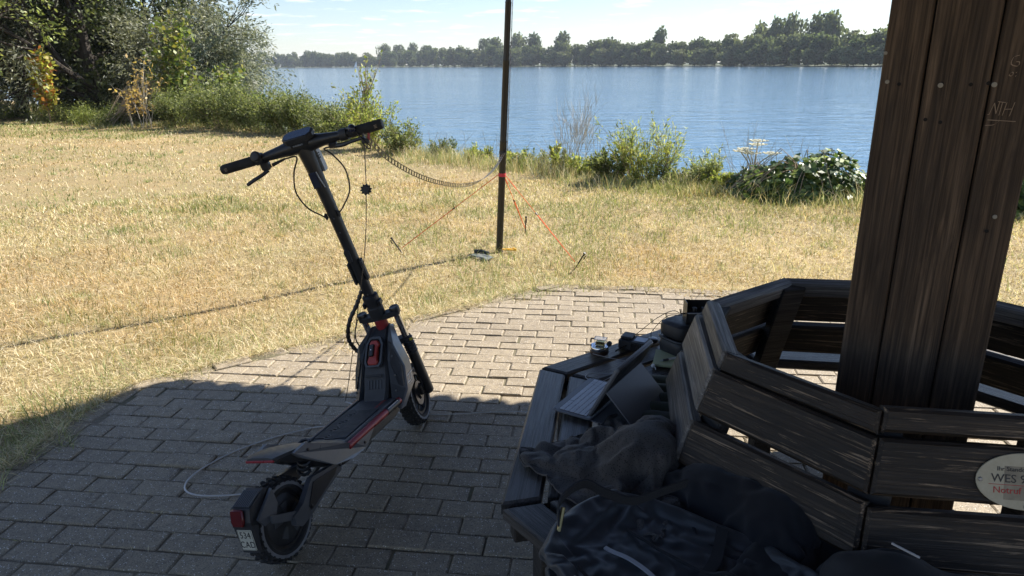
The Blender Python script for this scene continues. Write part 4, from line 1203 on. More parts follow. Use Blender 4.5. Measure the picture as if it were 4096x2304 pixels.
def wheel(name, parent, M, motor):
    """wheel about local x; > tyre, rim, hub"""
    rim = MB(); RXY = RY(90)
    rim.lathe([(.086, -.026), (.098, -.026), (.100, -.020), (.094, -.012), (.094, .012), (.100, .020), (.098, .026), (.086, .026), (.088, 0)], 40, RXY, closed=True)
    W = rim.build(name, M_BLK, parent, M)
    ty = MB()
    prof = []
    for i in range(15):
        a = math.pi * (i / 14) ; prof.append((.103 + .034 * math.sin(a) ** .75, -.036 * math.cos(a)))
    prof = [(.097, -.026)] + prof + [(.097, .026)]
    ty.lathe(prof, 56, RXY, closed=True)
    for i in range(30):                              # tread blocks
        a0 = 2 * math.pi * i / 30
        for off, wd, ln, rr in ((0, .017, .020, .1372), (-.0195, .015, .017, .1345), (.0195, .015, .017, .1345), (-.033, .007, .013, .124), (.033, .007, .013, .124)):
            a = a0 + (.105 if abs(off) in (.0195,) else 0)
            pol = [(-wd / 2, -ln * .25), (0, -ln / 2), (wd / 2, -ln * .25), (wd / 2, ln * .25), (0, ln / 2), (-wd / 2, ln * .25)]
            c, s = math.cos(a), math.sin(a)
            tl = -off * 9
            Mx = frame((off, rr * c, rr * s), (1, 0, 0), (0, -s, c), (0, c, s)) @ Matrix.Rotation(tl, 4, 'Y')
            ty.prism(pol, -.004, .0042, Mx, .0008)
    ty.build('tyre', M_RUB, W)
    sw = MB()
    for sgn in (-1, 1): sw.lathe([(.101, sgn * .0272), (.112, sgn * .0352), (.122, sgn * .0362), (.124, sgn * .0345), (.112, sgn * .033), (.101, sgn * .025)], 56, RXY, closed=True)
    sw.build('sidewall', M_DUSTY, W)
    if motor:
        hb = MB().lathe([(.012, -.036), (.055, -.036), (.080, -.028), (.0895, -.020), (.0895, .020), (.080, .028), (.055, .036), (.012, .036)], 40, RXY)
        hb.build('hub_motor', M_PLAST, W)
        for i in range(5):
            a = 2 * math.pi * i / 5 + .3; c, s = math.cos(a), math.sin(a)
            MB().prism([(-.006, .024), (.006, .024), (.016, .062), (-.016, .062)], 0, .004, frame((.0345, 0, 0), (0, -s, c), (0, c, s), (1, 0, -.0)) , .001).build('hub_rib', M_DGREY, W)
    else:
        hb = MB().lathe([(.010, -.042), (.024, -.042), (.026, -.02), (.026, .02), (.024, .042), (.010, .042)], 24, RXY); hb.build('hub', M_BLK, W)
        for i in range(9):
            a = 2 * math.pi * i / 9; c, s = math.cos(a), math.sin(a)
            for sg in (-1, 1):
                MB().tube([(sg * .012, .022 * c, .022 * s), (sg * .018, .06 * math.cos(a + sg * .12), .06 * math.sin(a + sg * .12)), (sg * .012, .09 * math.cos(a + sg * .2), .09 * math.sin(a + sg * .2))], .0045, 6).build('spoke', M_BLK, W)
        MB().lathe([(.030, .030), (.055, .030), (.055, .032), (.030, .032)], 36, RXY, closed=True).build('brake_disc', M_IRON, W)
    return W
wheel('rear_wheel', SCO, TR(0, 0, .1345) @ Matrix.Scale(.952, 4), True)
RAKE = 13.7; STEER = 13.0
SM = TR(0, .925, .137) @ RX(RAKE) @ RZ(STEER)
wheel('front_wheel', SCO, SM @ RX(-RAKE) @ Matrix.Scale(.952, 4), False)
# ---- fork
fk = MB()
for s in (-1, 1):
    x = s * .071
    fk.tube([(x, .012, -.012), (x, .012, -.004), (x, .010, .20), (x, .010, .205)], [.016, .022, .0225, .021], 18)
fk.cyl((-.071, 0, 0), (.071, 0, 0), .009, None, 12)
fork = fk.build('fork', M_BLK, SCO, SM)
for s in (-1, 1):
    bo = MB(); p = []; r = []
    for i in range(13): p.append((s * .071, .010, .20 + i * .0065)); r.append(.0255 if i % 2 else .0215)
    bo.tube(p, r, 18); bo.build('rubber_boot', M_PLAST, fork)
st = MB()
for s in (-1, 1): st.cyl((s * .071, .010, .27), (s * .071, .010, .40), .0148, None, 18)
st.build('stanchion', M_CHROME, fork)
cr = MB()
for z0, z1, wx in ((.392, .416, .071), (.262, .285, .071)):
    cr.prism([(-.088, -.004), (-.075, -.012), (-.03, -.022), (.03, -.022), (.075, -.012), (.088, -.004), (.088, .024), (.07, .032), (.03, .022), (-.03, .022), (-.07, .032), (-.088, .024)], z0, z1, None, .003)
cr.build('fork_crown', M_PLAST, fork)
for s in (-1, 1): MB().lathe([(.020, 0), (.0215, .004), (.0215, .020), (.019, .026), (.013, .026), (.012, .024)], 20, TR(s * .071, .010, .402)).build('fork_cap', M_BLK, fork)
MB().box(.012, .002, .014, frame((.094, -.008, .272), (0, 0, 1), (.5, -.85, 0), (-.85, -.5, 0))).build('fork_sticker', plain('yellow_print', (.55, .45, .05), .5), fork)
# brake caliper and stay beside the wheel
MB().box(.016, .03, .05, TR(.052, -.02, .03), .004).build('brake_caliper', M_BLK, fork)
MB().strip([(.062, -.01, .03), (.063, -.004, .08), (.064, .004, .15)], [.014, .01, .004], [(0, 1, 0)] * 3, .004).build('fork_stay', M_IRON, fork)
MB().lathe([(.010, 0), (.010, .008), (.007, .012)], 6, TR(.071, 0, 0) @ RY(90)).build('axle_nut', M_IRON, fork)
# ---- stem
sp = [(0, 0, .415), (0, 0, .60), (0, 0, .85), (0, 0, 1.0), (0, -.001, 1.07), (0, -.002, 1.115), (0, -.002, 1.15)]
sm = MB(); secs = []
for (x, y, z), rx, ry in zip(sp, (.022, .022, .0228, .0248, .0275, .030, .029), (.022, .022, .0228, .025, .028, .030, .027)):
    secs.append([Vector((x + rx * math.cos(a * math.pi / 10), y + ry * math.sin(a * math.pi / 10), z)) for a in range(20)])
stem = sm.loft(secs).build('stem', M_BLK, SCO, SM)
MB().lathe([(.030, .405), (.033, .41), (.033, .452), (.030, .456), (.030, .474), (.0325, .478), (.0325, .505), (.026, .51)], 22).build('stem_collar', M_PLAST, stem)
for s in (-1, 1):
    MB().box(.012, .034, .024, TR(s * .033, -.006, .47), .003).build('clamp_block', M_BLK, stem)
MB().box(.012, .028, .095, TR(.027, -.006, .625), .006).build('latch_pad', M_PLAST, stem)
MB().box(.012, .028, .10, TR(-.027, -.004, .615), .006).build('latch_pad', M_PLAST, stem)
MB().prism([(-.010, -.026), (.010, -.026), (.012, .018), (.006, .028), (-.006, .028), (-.012, .018)], 0, .008, frame((-.004, -.0245, .70), (1, 0, 0), (0, 0, 1), (0, -1, 0)), .002).build('fold_hook', M_PLAST, stem)
for z in (.80, .86, .52): MB().lathe([(.0035, 0), (.0035, .002), (.002, .003)], 8, TR(.004, -.0245, z) @ RX(90)).build('stem_screw', M_IRON, stem)
MB().prism([(-.015, -.03), (.015, -.03), (.015, .03), (-.015, .03)], 0, .004, frame((-.002, -.0285, 1.02), (1, 0, 0), (0, .04, 1), (0, -1, .04)), .0015).build('stem_badge', M_GLASSBLK, stem)
MB().strip([(.015, -.0285, 1.05), (.018, -.0275, 1.02), (.022, -.022, .985)], [.003, .004, .003], [(1, 0, 0)] * 3, .003).build('badge_trim', M_SIGN, stem)
hl = MB().loft([[Vector((x, y + dy, z)) for x, y in ((.018, .012), (.034, .006), (.036, .034), (.015, .040))] for z, dy in ((1.135, 0), (1.09, .006), (1.05, .008), (1.035, .004))])
hl.build('headlight', M_SIGN, stem)
vz = MB()
for i in range(3): vz.box(.012, .003, .0035, TR(.0345, .012, 1.088 + i * .009) @ RZ(70))
vz.build('headlight_vent', M_BLK, stem)
# ---- handlebar
hp = [(-.312, -.030, 1.150), (-.20, -.026, 1.150), (-.15, -.022, 1.150), (-.085, -.010, 1.151), (-.035, -.002, 1.152), (.035, -.002, 1.152), (.085, -.010, 1.151), (.15, -.022, 1.150), (.20, -.026, 1.150), (.312, -.030, 1.150)]
hb = MB().tube(hp, [.013, .0145, .016, .0225, .030, .030, .0225, .016, .0145, .013], 18)
bar = hb.build('handlebar', M_BLK, SCO, SM)
for s in (-1, 1):
    MB().tube([(s * .190, -.0255, 1.150), (s * .194, -.0257, 1.150), (s * .310, -.0300, 1.150), (s * .318, -.0303, 1.150)], [.0165, .0185, .0185, .0165], 20).build('grip', M_RUB, bar)
    MB().lathe([(.0155, 0), (.0155, .003), (.008, .004)], 18, TR(s * .317, -.0303, 1.150) @ RY(90 * s)).build('grip_cap', M_PLAST, bar)
    lg = MB()
    for k in range(3): lg.box(.010, .0012, .0018, frame((s * .297, -.0488, 1.146 + k * .0045), (1, 0, 0), (0, 1, 0), (0, 0, 1)))
    lg.build('grip_emblem', plain('bronze_print', (.36, .27, .2), .5), bar)
    MB().tube([(s * .155, -.022, 1.15), (s * .163, -.0225, 1.15), (s * .185, -.025, 1.15)], [.0205, .0225, .021], 18).build('bar_collar', M_PLAST, bar)
# left controls: round button pod and brake lever
MB().lathe([(.016, 0), (.019, .004), (.019, .016), (.015, .021), (.008, .022)], 20, TR(-.168, -.036, 1.162) @ RX(65)).build('button_pod', M_PLAST, bar)
MB().box(.034, .028, .034, TR(-.155, -.030, 1.122), .006).build('brake_clamp', M_BLK, bar)
MB().tube(catmull([(-.150, -.035, 1.105), (-.175, -.048, 1.096), (-.21, -.062, 1.088), (-.235, -.068, 1.080)], 4), [.007] * 12 + [.006], 8).build('brake_lever', M_BLK, bar)
MB().cyl((-.135, -.02, 1.115), (-.085, -.008, 1.122), .007, .004, 10).build('cable_sleeve', M_BLK, bar)
# right controls: lever reaching outwards, round bell
MB().lathe([(.003, -.015), (.010, -.012), (.0150, -.004), (.0150, .004), (.010, .012), (.003, .015)], 18, TR(.212, -.046, 1.166) @ RX(70)).build('bell', M_GLASSBLK, bar)
MB().box(.030, .026, .020, TR(.115, -.020, 1.125), .005).build('brake_clamp', M_BLK, bar)
MB().tube(catmull([(.10, -.018, 1.122), (.15, -.030, 1.118), (.20, -.038, 1.122), (.245, -.044, 1.124)], 4), [.0085] * 6 + [.0065] * 7, 8).build('brake_lever', M_BLK, bar)
# display
dsp = MB().prism([(-.058, -.012), (-.040, -.030), (.044, -.030), (.060, -.014), (.060, .016), (.044, .032), (-.040, .032), (-.058, .016)], 0, .022, None, .003)
D = dsp.build('display', M_PLAST, bar, TR(0, -.012, 1.176) @ RX(16))
MB().prism([(-.052, -.011), (-.037, -.026), (.041, -.026), (.054, -.012), (.054, .014), (.041, .028), (-.037, .028), (-.052, .014)], .0222, .0232, None, .0003).build('screen', M_GLASSBLK, D)
MB().box(.075, .03, .03, TR(0, -.022, 1.168) @ RX(20), .006).build('display_base', M_PLAST, bar)
lettering('lettering', 'NINEBOT', .0075, M_SIGN, bar, frame((-.004, -.0385, 1.160), (1, 0, 0), (0, .34, .94), (0, -.94, .34)), spacing=1.3)
# cables
cb = MB().tube(catmull([(-.085, -.008, 1.122), (-.03, -.030, 1.12), (-.062, -.036, 1.07), (-.085, -.040, 1.00), (-.07, -.036, .93), (-.036, -.026, .885), (-.026, -.018, .868)], 6), .0030, 7)
cb.build('brake_cable', M_CABLE, SCO, SM)
cb = MB().tube(catmull([(.11, -.012, 1.118), (.06, .02, 1.112), (.075, .03, 1.085), (.105, .02, 1.02), (.098, .0, .945), (.055, -.012, .895), (.030, -.014, .875)], 6), .0030, 7)
cb.build('brake_cable', M_CABLE, SCO, SM)
for s in (-1, 1): MB().box(.010, .016, .026, TR(s * .026, -.014, .872), .004).build('cable_guide', M_PLAST, stem)
hz = catmull([(-.018, .786, .655), (-.046, .768, .605), (-.085, .745, .545), (-.112, .745, .48), (-.112, .76, .43), (-.092, .78, .385), (-.066, .79, .36)], 8)
MB().tube(hz, [.0085 + .0016 * math.sin(i * 2.2) for i in range(len(hz))], 9).build('braided_hose', M_CABLE, SCO)
hz = catmull([(-.085, .80, .535), (-.098, .775, .48), (-.098, .78, .43), (-.07, .80, .375)], 6)
MB().tube(hz, .003, 7).build('brake_cable', M_CABLE, SCO)
# ---- head tube and shell
hd = MB().cyl((0, 0, .235), (0, 0, .395), .0275, .0265, 24, True, .003).build('head_tube', M_RED, SCO, TR(0, .925, .137) @ RX(RAKE))
spine = [(.640, .232, .056, .05), (.668, .272, .058, .06), (.688, .312, .060, .065), (.712, .358, .056, .07), (.745, .408, .050, .07), (.785, .452, .043, .062), (.835, .487, .034, .045), (.852, .494, .030, .03)]
sec = []
for i, (y, z, w, d) in enumerate(spine):
    y2, z2 = (spine[i + 1] if i < len(spine) - 1 else spine[i])[:2]; y1, z1 = (spine[i - 1] if i else spine[i])[:2]
    t = Vector((0, y2 - y1, z2 - z1)).normalized(); nb = Vector((0, t.z, -t.y))      # forward/down normal
    c0 = Vector((0, y, z)); ch = .010
    sec.append([c0 + Vector((-w + ch, 0, 0)), c0 + Vector((w - ch, 0, 0)), c0 + Vector((w, 0, 0)) + nb * ch, c0 + Vector((w, 0, 0)) + nb * d, c0 + Vector((-w, 0, 0)) + nb * d, c0 + Vector((-w, 0, 0)) + nb * ch])
SHELL = MB().loft(sec).build('front_shell', M_PLAST, SCO, smooth=20)
# framed recess with the red grab and key block
tz = Vector((0, .772 - .705, .441 - .35)).normalized(); nz_ = Vector((0, -tz.z, tz.y))
KM = frame(Vector((0, .7375, .402)) + nz_ * .002, (1, 0, 0), tz, nz_)
outer = [(-.030, -.060), (.030, -.060), (.040, -.042), (.040, .036), (.024, .066), (-.024, .066), (-.040, .036), (-.040, -.042)]
inner = [(x * .80, y * .86) for x, y in outer]
rg = MB(); n8 = 8; V = [(x, y, .0) for x, y in outer] + [(x, y, .012) for x, y in outer] + [(x, y, .012) for x, y in inner] + [(x, y, .0) for x, y in inner]
rg.add(V, [(r * n8 + k, r * n8 + (k + 1) % n8, (r + 1) * n8 + (k + 1) % n8, (r + 1) * n8 + k) for r in range(3) for k in range(n8)])
rg.build('recess_frame', M_DGREY, SHELL, KM)
MB().prism([(-.016, -.052), (.018, -.052), (.027, -.040), (.020, -.024), (.018, .022), (.026, .034), (.014, .050), (-.014, .050), (-.022, .036), (-.018, .020), (-.018, -.020), (-.024, -.038)], 0, .018, KM, .004).build('red_grab', M_REDP, SHELL)
MB().box(.021, .050, .014, KM @ TR(-.004, .006, .020), .003).build('key_block', M_BLK, SHELL)
MB().lathe([(.0025, 0), (.0025, .001)], 10, KM @ TR(-.004, .008, .0272)).build('key_symbol', M_WHITEP, SHELL)
for k in range(5):
    MB().box(.007, .035, .004, frame(Vector(((k - 2) * .0145, .678, .292)) , (1, 0, 0), Vector((0, .46, .888)), Vector((0, -.888, .46))), .001).build('grille_slat', M_BLK, SHELL)
for z_, y_ in ((.322, .688), (.328, .691)):
    MB().box(.075, .003, .003, TR(.0, y_ - .006, z_)).build('shell_ridge', M_DGREY, SHELL)
I_ = [(.080, .648, .222), (.070, .685, .292), (.060, .722, .372), (.050, .775, .442), (.037, .835, .487)]
O_ = [(.106, .655, .190), (.122, .712, .250), (.117, .742, .338), (.084, .752, .432), (.044, .820, .488)]
F_ = [(.098, .705, .182), (.110, .792, .252), (.104, .806, .345), (.076, .812, .428), (.040, .856, .484)]
for s in (-1, 1):
    mir = lambda p: Vector((p[0] * s, p[1], p[2]))
    sec = []
    for i, o, f in zip(I_, O_, F_):
        bk = (i[0] - .012, f[1] - .004, (f[2] + i[2]) / 2)
        sec.append([mir(i), mir(o), mir(f), mir(bk)])
    cov = MB().loft(sec).build('side_cover', M_SILV, SCO, smooth=25)
    pan = MB()                                       # dark inner plate, a little proud of the cover
    A = [mir(Vector(i) + Vector((0, -.004, .001))) for i in I_]; B = [mir(Vector(i).lerp(Vector(o), .90) + Vector((0, -.004, .001))) for i, o in zip(I_, O_)]
    A2 = [p + Vector((0, .008, 0)) for p in A]; B2 = [p + Vector((0, .008, 0)) for p in B]
    pan.loft([[A[k], B[k], B2[k], A2[k]] for k in range(5)]).build('inner_plate', M_DGREY, cov, smooth=0)
    arm = MB()
    for (p, q0, q1) in ((.55, .25, .62),):
        k0 = [mir(Vector(I_[2]).lerp(Vector(O_[2]), a) + Vector((0, -.012, 0))) for a in (.2, .86)]; k1 = [mir(Vector(I_[1]).lerp(Vector(O_[1]), a) + Vector((0, -.010, .012))) for a in (.55, .86)]; k2 = [mir(Vector(I_[3]).lerp(Vector(O_[3]), a) + Vector((0, -.010, .0))) for a in (.2, .7)]
        ring_ = [k0[0], k1[0], k1[1], k0[1], k2[1], k2[0]]
        arm.loft([ring_, [p_ + Vector((0, .012, 0)) for p_ in ring_]])
    arm.build('trim_plate', M_PLAST, cov, smooth=0)
    for a_, b_2, tt in ((1, 2, .5), (2, 3, .35), (1, 0, .2)):
        c0 = mir(Vector(I_[a_]).lerp(Vector(I_[b_2]), tt).lerp(Vector(O_[a_]).lerp(Vector(O_[b_2]), tt), .45) + Vector((0, -.012, .002)))
        MB().lathe([(.0048, 0), (.0048, .004), (.002, .0045)], 10, TR(*c0) @ RX(70)).build('bolt', M_BLK, cov)
    if s > 0:                                        # maker's letters on the silver flank
        p0 = mir(O_[1]); p1 = mir(F_[1]); p2 = mir(F_[2]); ex = (p1 - p0).normalized(); nn = ex.cross((mir(O_[2]) - p0)).normalized(); ey = nn.cross(ex)
        if nn.x < 0: nn = -nn; ey = nn.cross(ex)
        cM = frame(p0.lerp(mir(F_[2]), .46) + nn * .0012 + Vector((0, 0, -.012)), ex, ey, nn)
        lettering('lettering', 'ZT', .046, M_WHITEP, cov, cM, shear=.28)
        MB().box(.034, .0016, .0006, cM @ TR(0, -.022, 0)).build('printed_line', M_WHITEP, cov)
MB().box(.12, .05, .05, TR(0, .70, .205), .01).build('shell_foot', M_PLAST, SCO)
# ---- deck
deck = MB().prism([(-.078, .27), (.078, .27), (.084, .30), (.084, .64), (.070, .70), (-.070, .70), (-.084, .64), (-.084, .30)], .165, .228, None, .006).build('deck', M_PLAST, SCO)
for s in (-1, 1):
    MB().box(.016, .37, .020, TR(s * .083, .47, .231), .004).build('deck_rail', M_DGREY, deck)
    MB().cyl((s * .094, .30, .222), (s * .096, .672, .222), .0135, None, 18, True, .003).build('red_tube', M_RED, deck)
mt = MB().prism([(-.070, .325), (.070, .325), (.074, .34), (.074, .665), (-.074, .665), (-.074, .34)], .2275, .2365, None, .002)
mat_o = mt.build('deck_mat', M_MATRUB, deck)
rib = MB()
for i in range(24):
    y = .335 + i * .0098; k_ = .018 if i % 1 == 0 else 0
    rib.strip([(-.069, y + .006, .2375), (-.03 + .012 * math.sin(i), y + .006, .2375), (-.018 + .012 * math.sin(i), y - .004, .2375), (.022, y - .004, .2375), (.034, y + .003, .2375), (.069, y + .003, .2375)], .0056, [(0, 1, 0)] * 6, .006)
rib.build('mat_ribs', M_MATRUB, mat_o)
lettering('lettering', 'SEGWAY', .020, M_REDP, mat_o, frame((.045, .615, .2368), (0, -1, 0), (1, 0, 0), (0, 0, 1)), shear=.15, spacing=1.1)
lb = MB().tube([(.0962, .565, .222), (.0962, .655, .222)], .0139, 18).build('rating_label', M_BLK, deck)
for k, (dy, dz, ln) in enumerate(((.61, .232, .075), (.605, .2245, .06), (.60, .217, .05))):
    MB().box(.0015, ln, .0042, TR(.1072 - abs(dz - .2245) * .25, dy, dz)).build('label_print', M_WHITEP, lb)
for s in (-1, 1):
    pol = [(.062, .330), (.085, .302), (.211, .203), (.30, .178), (.387, .174), (.458, .216), (.448, .222), (.325, .222), (.29, .242), (.118, .336)]
    P3 = lambda xoff: [Vector((s * (.070 + .026 * min(1, max(0, (y - .07) / .2)) + xoff), y, z)) for y, z in pol]
    a_ = P3(.010); b_2 = P3(-.004)
    fr = MB().loft([a_, b_2]).build('tail_fairing', M_SILV, SCO, smooth=0)
    for y, z in ((.118, .312), (.38, .195)):
        MB().lathe([(.005, -.002), (.005, .003), (.002, .0035)], 10, TR(s * (.0805 + .026 * min(1, (y - .07) / .2)), y, z) @ RY(90 * s)).build('bolt', M_BLK, fr)
    sw = [(.27, .205), (.245, .165), (.15, .146), (.06, .118), (.0, .110), (-.024, .128), (-.022, .158), (.03, .172), (.085, .214), (.10, .222), (.20, .205)]
    sw_o = MB().loft([[Vector((s * .086, y, z)) for y, z in sw], [Vector((s * .066, y, z)) for y, z in sw]]).build('swingarm', M_SWING, SCO, smooth=0)
    rc_ = [(.225, .188), (.205, .172), (.09, .140), (.055, .133), (.05, .150), (.098, .208)]
    MB().loft([[Vector((s * .0885, y, z)) for y, z in rc_], [Vector((s * .085, y, z)) for y, z in rc_]]).build('swingarm_cover', M_BLK, sw_o, smooth=0)
    for y, z in ((.243, .186), (.06, .142)):
        MB().lathe([(.0065, 0), (.0065, .003), (.003, .004)], 10, TR(s * .0885, y, z) @ RY(90 * s)).build('bolt', M_BLK, sw_o)
# tail plate rising over the rear wheel
tl = [(.335, .232, .080), (.285, .243, .080), (.215, .284, .080), (.165, .305, .076), (.10, .330, .072), (.06, .338, .066), (.012, .347, .060), (.0, .346, .052)]
secs = [[Vector((-w, y, z)), Vector((-w * .55, y, z + .004)), Vector((w * .55, y, z + .004)), Vector((w, y, z)), Vector((w * .92, y, z - .012)), Vector((-w * .92, y, z - .012))] for y, z, w in tl]
TL = MB().loft(secs).build('tail_plate', M_DGREY, SCO, smooth=25)
MB().prism([(-.030, .075), (.030, .075), (.034, .15), (-.034, .15)], 0, .003, frame((0, 0, .3215), (1, 0, 0), (0, .92, .0) if False else (0, .945, -.326), (0, .326, .945)) @ TR(0, .012, .0), .001).build('tail_grip', M_MATRUB, TL)
MB().box(.112, .006, .008, TR(0, -.002, .338), .002).build('tail_trim', M_RED, TL)
belly = [(.235, .268, .060, .02), (.19, .290, .062, .045), (.14, .308, .060, .052), (.085, .322, .054, .045), (.04, .332, .045, .02)]
MB().loft([[Vector((-w, y, z)), Vector((w, y, z)), Vector((w * .8, y, z - d * .8)), Vector((0, y, z - d)), Vector((-w * .8, y, z - d * .8))] for y, z, w, d in belly]).build('tail_belly', M_PLAST, SCO, smooth=50)
sp_ = [Vector((.0 + .024 * math.cos(i * .7), .205 - .00075 * i + .024 * math.sin(i * .7) * .55, .292 - .0016 * i + .024 * math.sin(i * .7) * .4)) for i in range(56)]
MB().tube(sp_, .0058, 7).build('shock_spring', M_BLK, SCO)
MB().box(.10, .08, .06, TR(0, .275, .205), .01).build('pivot_block', M_BLK, SCO)
# rear mudguard housing with fins, tail light and number plate
CXG = .012
prof = [(-.050, .276), (-.062, .285), (-.070, .284), (-.142, .260), (-.154, .225), (-.152, .206), (-.134, .200), (-.120, .218), (-.095, .244), (-.066, .262)]
GD = MB().loft([[Vector((CXG + x * (.84 if y > -.08 else 1), y, z)) for y, z in prof] for x in (-.037, -.031, .031, .037)]).build('mudguard', M_PLAST, SCO, smooth=20)
for k in range(9):
    t_ = Vector((0, -.080, -.028)).normalized(); c0 = Vector((CXG + (k - 4) * .0070, -.106, .2725)); nn = Vector((0, t_.z, -t_.y)); nn = nn if nn.z > 0 else -nn
    MB().box(.0030, .062, .006, frame(c0 + nn * .002, (1, 0, 0), t_, Vector((1, 0, 0)).cross(t_))).build('fin', M_SWING, GD)
for s in (-1, 1):
    MB().loft([[Vector((CXG + s * (.040 + dx), -.050, .276)), Vector((CXG + s * (.042 + dx), -.136, .222)), Vector((CXG + s * (.042 + dx), -.118, .190)), Vector((CXG * .5 + s * (.052 + dx), -.070, .196)), Vector((CXG * .5 + s * (.050 + dx), -.048, .225))] for dx in (.0, .010)]).build('guard_cheek', M_SWING, GD, smooth=0)
    MB().loft([[Vector((s * .064 + CXG * .5, -.10, .212)), Vector((s * .064 + CXG * .5, -.10, .186)), Vector((s * .072 + CXG * .5, -.10, .186)), Vector((s * .072 + CXG * .5, -.10, .212))], [Vector((s * .070, .03, .150)), Vector((s * .070, .03, .118)), Vector((s * .080, .03, .118)), Vector((s * .080, .03, .150))]]).build('guard_arm', M_SWING, GD)
MB().prism([(-.018, -.026), (.018, -.026), (.024, -.012), (.024, .020), (.018, .026), (-.018, .026), (-.024, .020), (-.024, -.012)], 0, .010, frame((CXG - .006, -.149, .238), (1, 0, 0), (0, .20, .98), (0, -.98, .20)), .003).build('tail_light', M_LENS, GD)
MB().loft([[Vector((CXG - .036, -.152, .214)), Vector((CXG + .036, -.152, .214)), Vector((CXG + .042, -.132, .205)), Vector((CXG - .042, -.132, .205))], [Vector((CXG - .032, -.152, .170)), Vector((CXG + .034, -.152, .170)), Vector((CXG + .040, -.142, .170)), Vector((CXG - .040, -.142, .170))], [Vector((CXG - .032, -.150, .120)), Vector((CXG + .032, -.150, .120)), Vector((CXG + .034, -.143, .120)), Vector((CXG - .034, -.143, .120))]]).build('plate_holder', M_PLAST, GD)
PM = frame((CXG + .002, -.1532, .166), (1, 0, 0), (0, .02, 1), (0, -1, .02))
PL = MB().prism([(-.025, -.034), (.025, -.034), (.028, -.031), (.028, .031), (.025, .034), (-.025, .034), (-.028, .031), (-.028, -.031)], 0, .002, None, .0004).build('number_plate', M_PLATE, SCO, PM)
for i, tx_ in enumerate(('534', 'CAD')):
    lettering('lettering', tx_, .0285, M_INK, PL, TR(0, .0155 - .031 * i, .0024) @ Matrix.Diagonal((.90, 1.05, 1, 1)), spacing=1.08)
bd = MB().tube([(-.0255, -.0315, .0021), (.0255, -.0315, .0021), (.0255, .0315, .0021), (-.0255, .0315, .0021)], .0007, 4, closed=True).build('plate_border', M_INK, PL)
# kickstand
MB().tube([(-.075, .43, .175), (-.12, .41, .12), (-.195, .385, .045)], [.011, .010, .009], 10).build('kickstand', M_BLK, SCO)
# ================================================================== MAST, FEED LINE, GUYS
M_MAST = plain('mast_black', (.009, .009, .009), .4, 0, .25, 25)
M_ORANGE = plain('orange_cord', (.86, .17, .05), .55)
M_REDSTRAP = plain('red_strap', (.55, .03, .05), .6)
M_PEG = plain('peg_black', (.018, .018, .018), .5, .4)
M_LADDER = plain('ladder_line_brown', (.055, .045, .038), .32)
M_WIRE = plain('grey_wire', (.50, .48, .46), .42)
M_DWIRE = plain('dark_wire', (.05, .045, .04), .5)
M_YEL = plain('yellow_plastic', (.75, .42, .02), .5)
M_POUCH = plain('grey_pouch', (.10, .115, .11), .85, 0, .3, 40, .3)
M_POUCH2 = plain('dark_pouch', (.03, .035, .035), .85, 0, .3, 40, .3)
mb0 = Vector((-.105, 5.70, gz(-.105, 5.70) - .02)); md = Vector((.050, 0, 1)).normalized()
MAST = thing('telescopic_mast', 'tall black telescopic mast with a red guy collar on the lawn', 'mast', TR(*mb0))
zz = 0.0; rad = .0285
for k, ln in enumerate((.94, .62, .42, 1.1, 1.2, 1.2, 1.2, 1.2)):
    MB().tube([md * zz, md * (zz + ln - .012), md * (zz + ln - .010), md * (zz + ln)], [rad, rad * .985, rad * 1.03, rad * 1.02], 18).build('mast_section', M_MAST, MAST)
    zz += ln - .002; rad *= .925
MB().tube([md * .02, md * .05], .031, 18).build('mast_foot', M_PLAST, MAST)
MB().tube([md * .655, md * .682], .0310, 18).build('guy_collar', M_REDSTRAP, MAST)
MB().tube([md * .835, md * .86], .0305, 18).build('hose_clamp', M_PLAST, MAST)
# the feed line: flat twin lead with punched windows
fpts = [(-.521, 2.519, 1.262), (-.509, 2.612, 1.227), (-.490, 2.759, 1.161), (-.464, 2.951, 1.095), (-.434, 3.172, 1.028), (-.397, 3.429, .960), (-.349, 3.754, .887), (-.295, 4.121, .817),
        (-.234, 4.536, .764), (-.169, 4.965, .743), (-.106, 5.391, .761), (-.055, 5.668, .815)]
def resample(pts, step):
    P = catmull(pts, 12); L = [0]
    for i in range(1, len(P)): L.append(L[-1] + (P[i] - P[i - 1]).length)
    n = max(2, int(L[-1] / step)); out = []; j = 0
    for i in range(n + 1):
        s = L[-1] * i / n
        while j < len(P) - 2 and L[j + 1] < s: j += 1
        t = (s - L[j]) / max(1e-9, L[j + 1] - L[j]); out.append(P[j].lerp(P[j + 1], min(1, t)))
    return out
def ladder(name, pts, step, parent, dirf, w=.023):
    P = resample(pts, step); n = len(P); D = []
    for i in range(n): D.append(dirf(i / (n - 1)))
    b = MB()
    for s in (-1, 1): b.strip([P[i] + D[i] * (s * (w / 2 - .0018)) for i in range(n)], .0036, D, .0022)
    for i in range(0, n - 2, 5):
        idx = list(range(i, min(i + 3, n)))                 # solid web, then a window
        b.strip([P[k] for k in idx], w - .006, [D[k] for k in idx], .0012)
    return b.build(name, M_LADDER, parent, smooth=0)
FEED = ladder('feed_line', fpts, .0085, None, lambda t: (Vector((.12, 0, 1)).lerp(Vector((1, .2, .25)), max(0, min(1, (t - .55) / .25)))).normalized())
tag(FEED, 'slack flat twin lead with punched windows hanging from handlebar to mast', 'cable')
MB().tube([md * .85 + Vector((.022, -.02, 0)), md * .86 + Vector((.02, -.03, 0))], .006, 6).build('line_tie', M_PLAST, MAST)
ladder('mast_feed_line', [md * .86 + Vector((.034, -.014, 0)), md * 1.5 + Vector((.033, -.012, 0)), md * 3.0 + Vector((.030, -.01, 0)), md * 5.0 + Vector((.027, -.01, 0))], .012, MAST, lambda t: Vector((.25, 1, 0)).normalized())
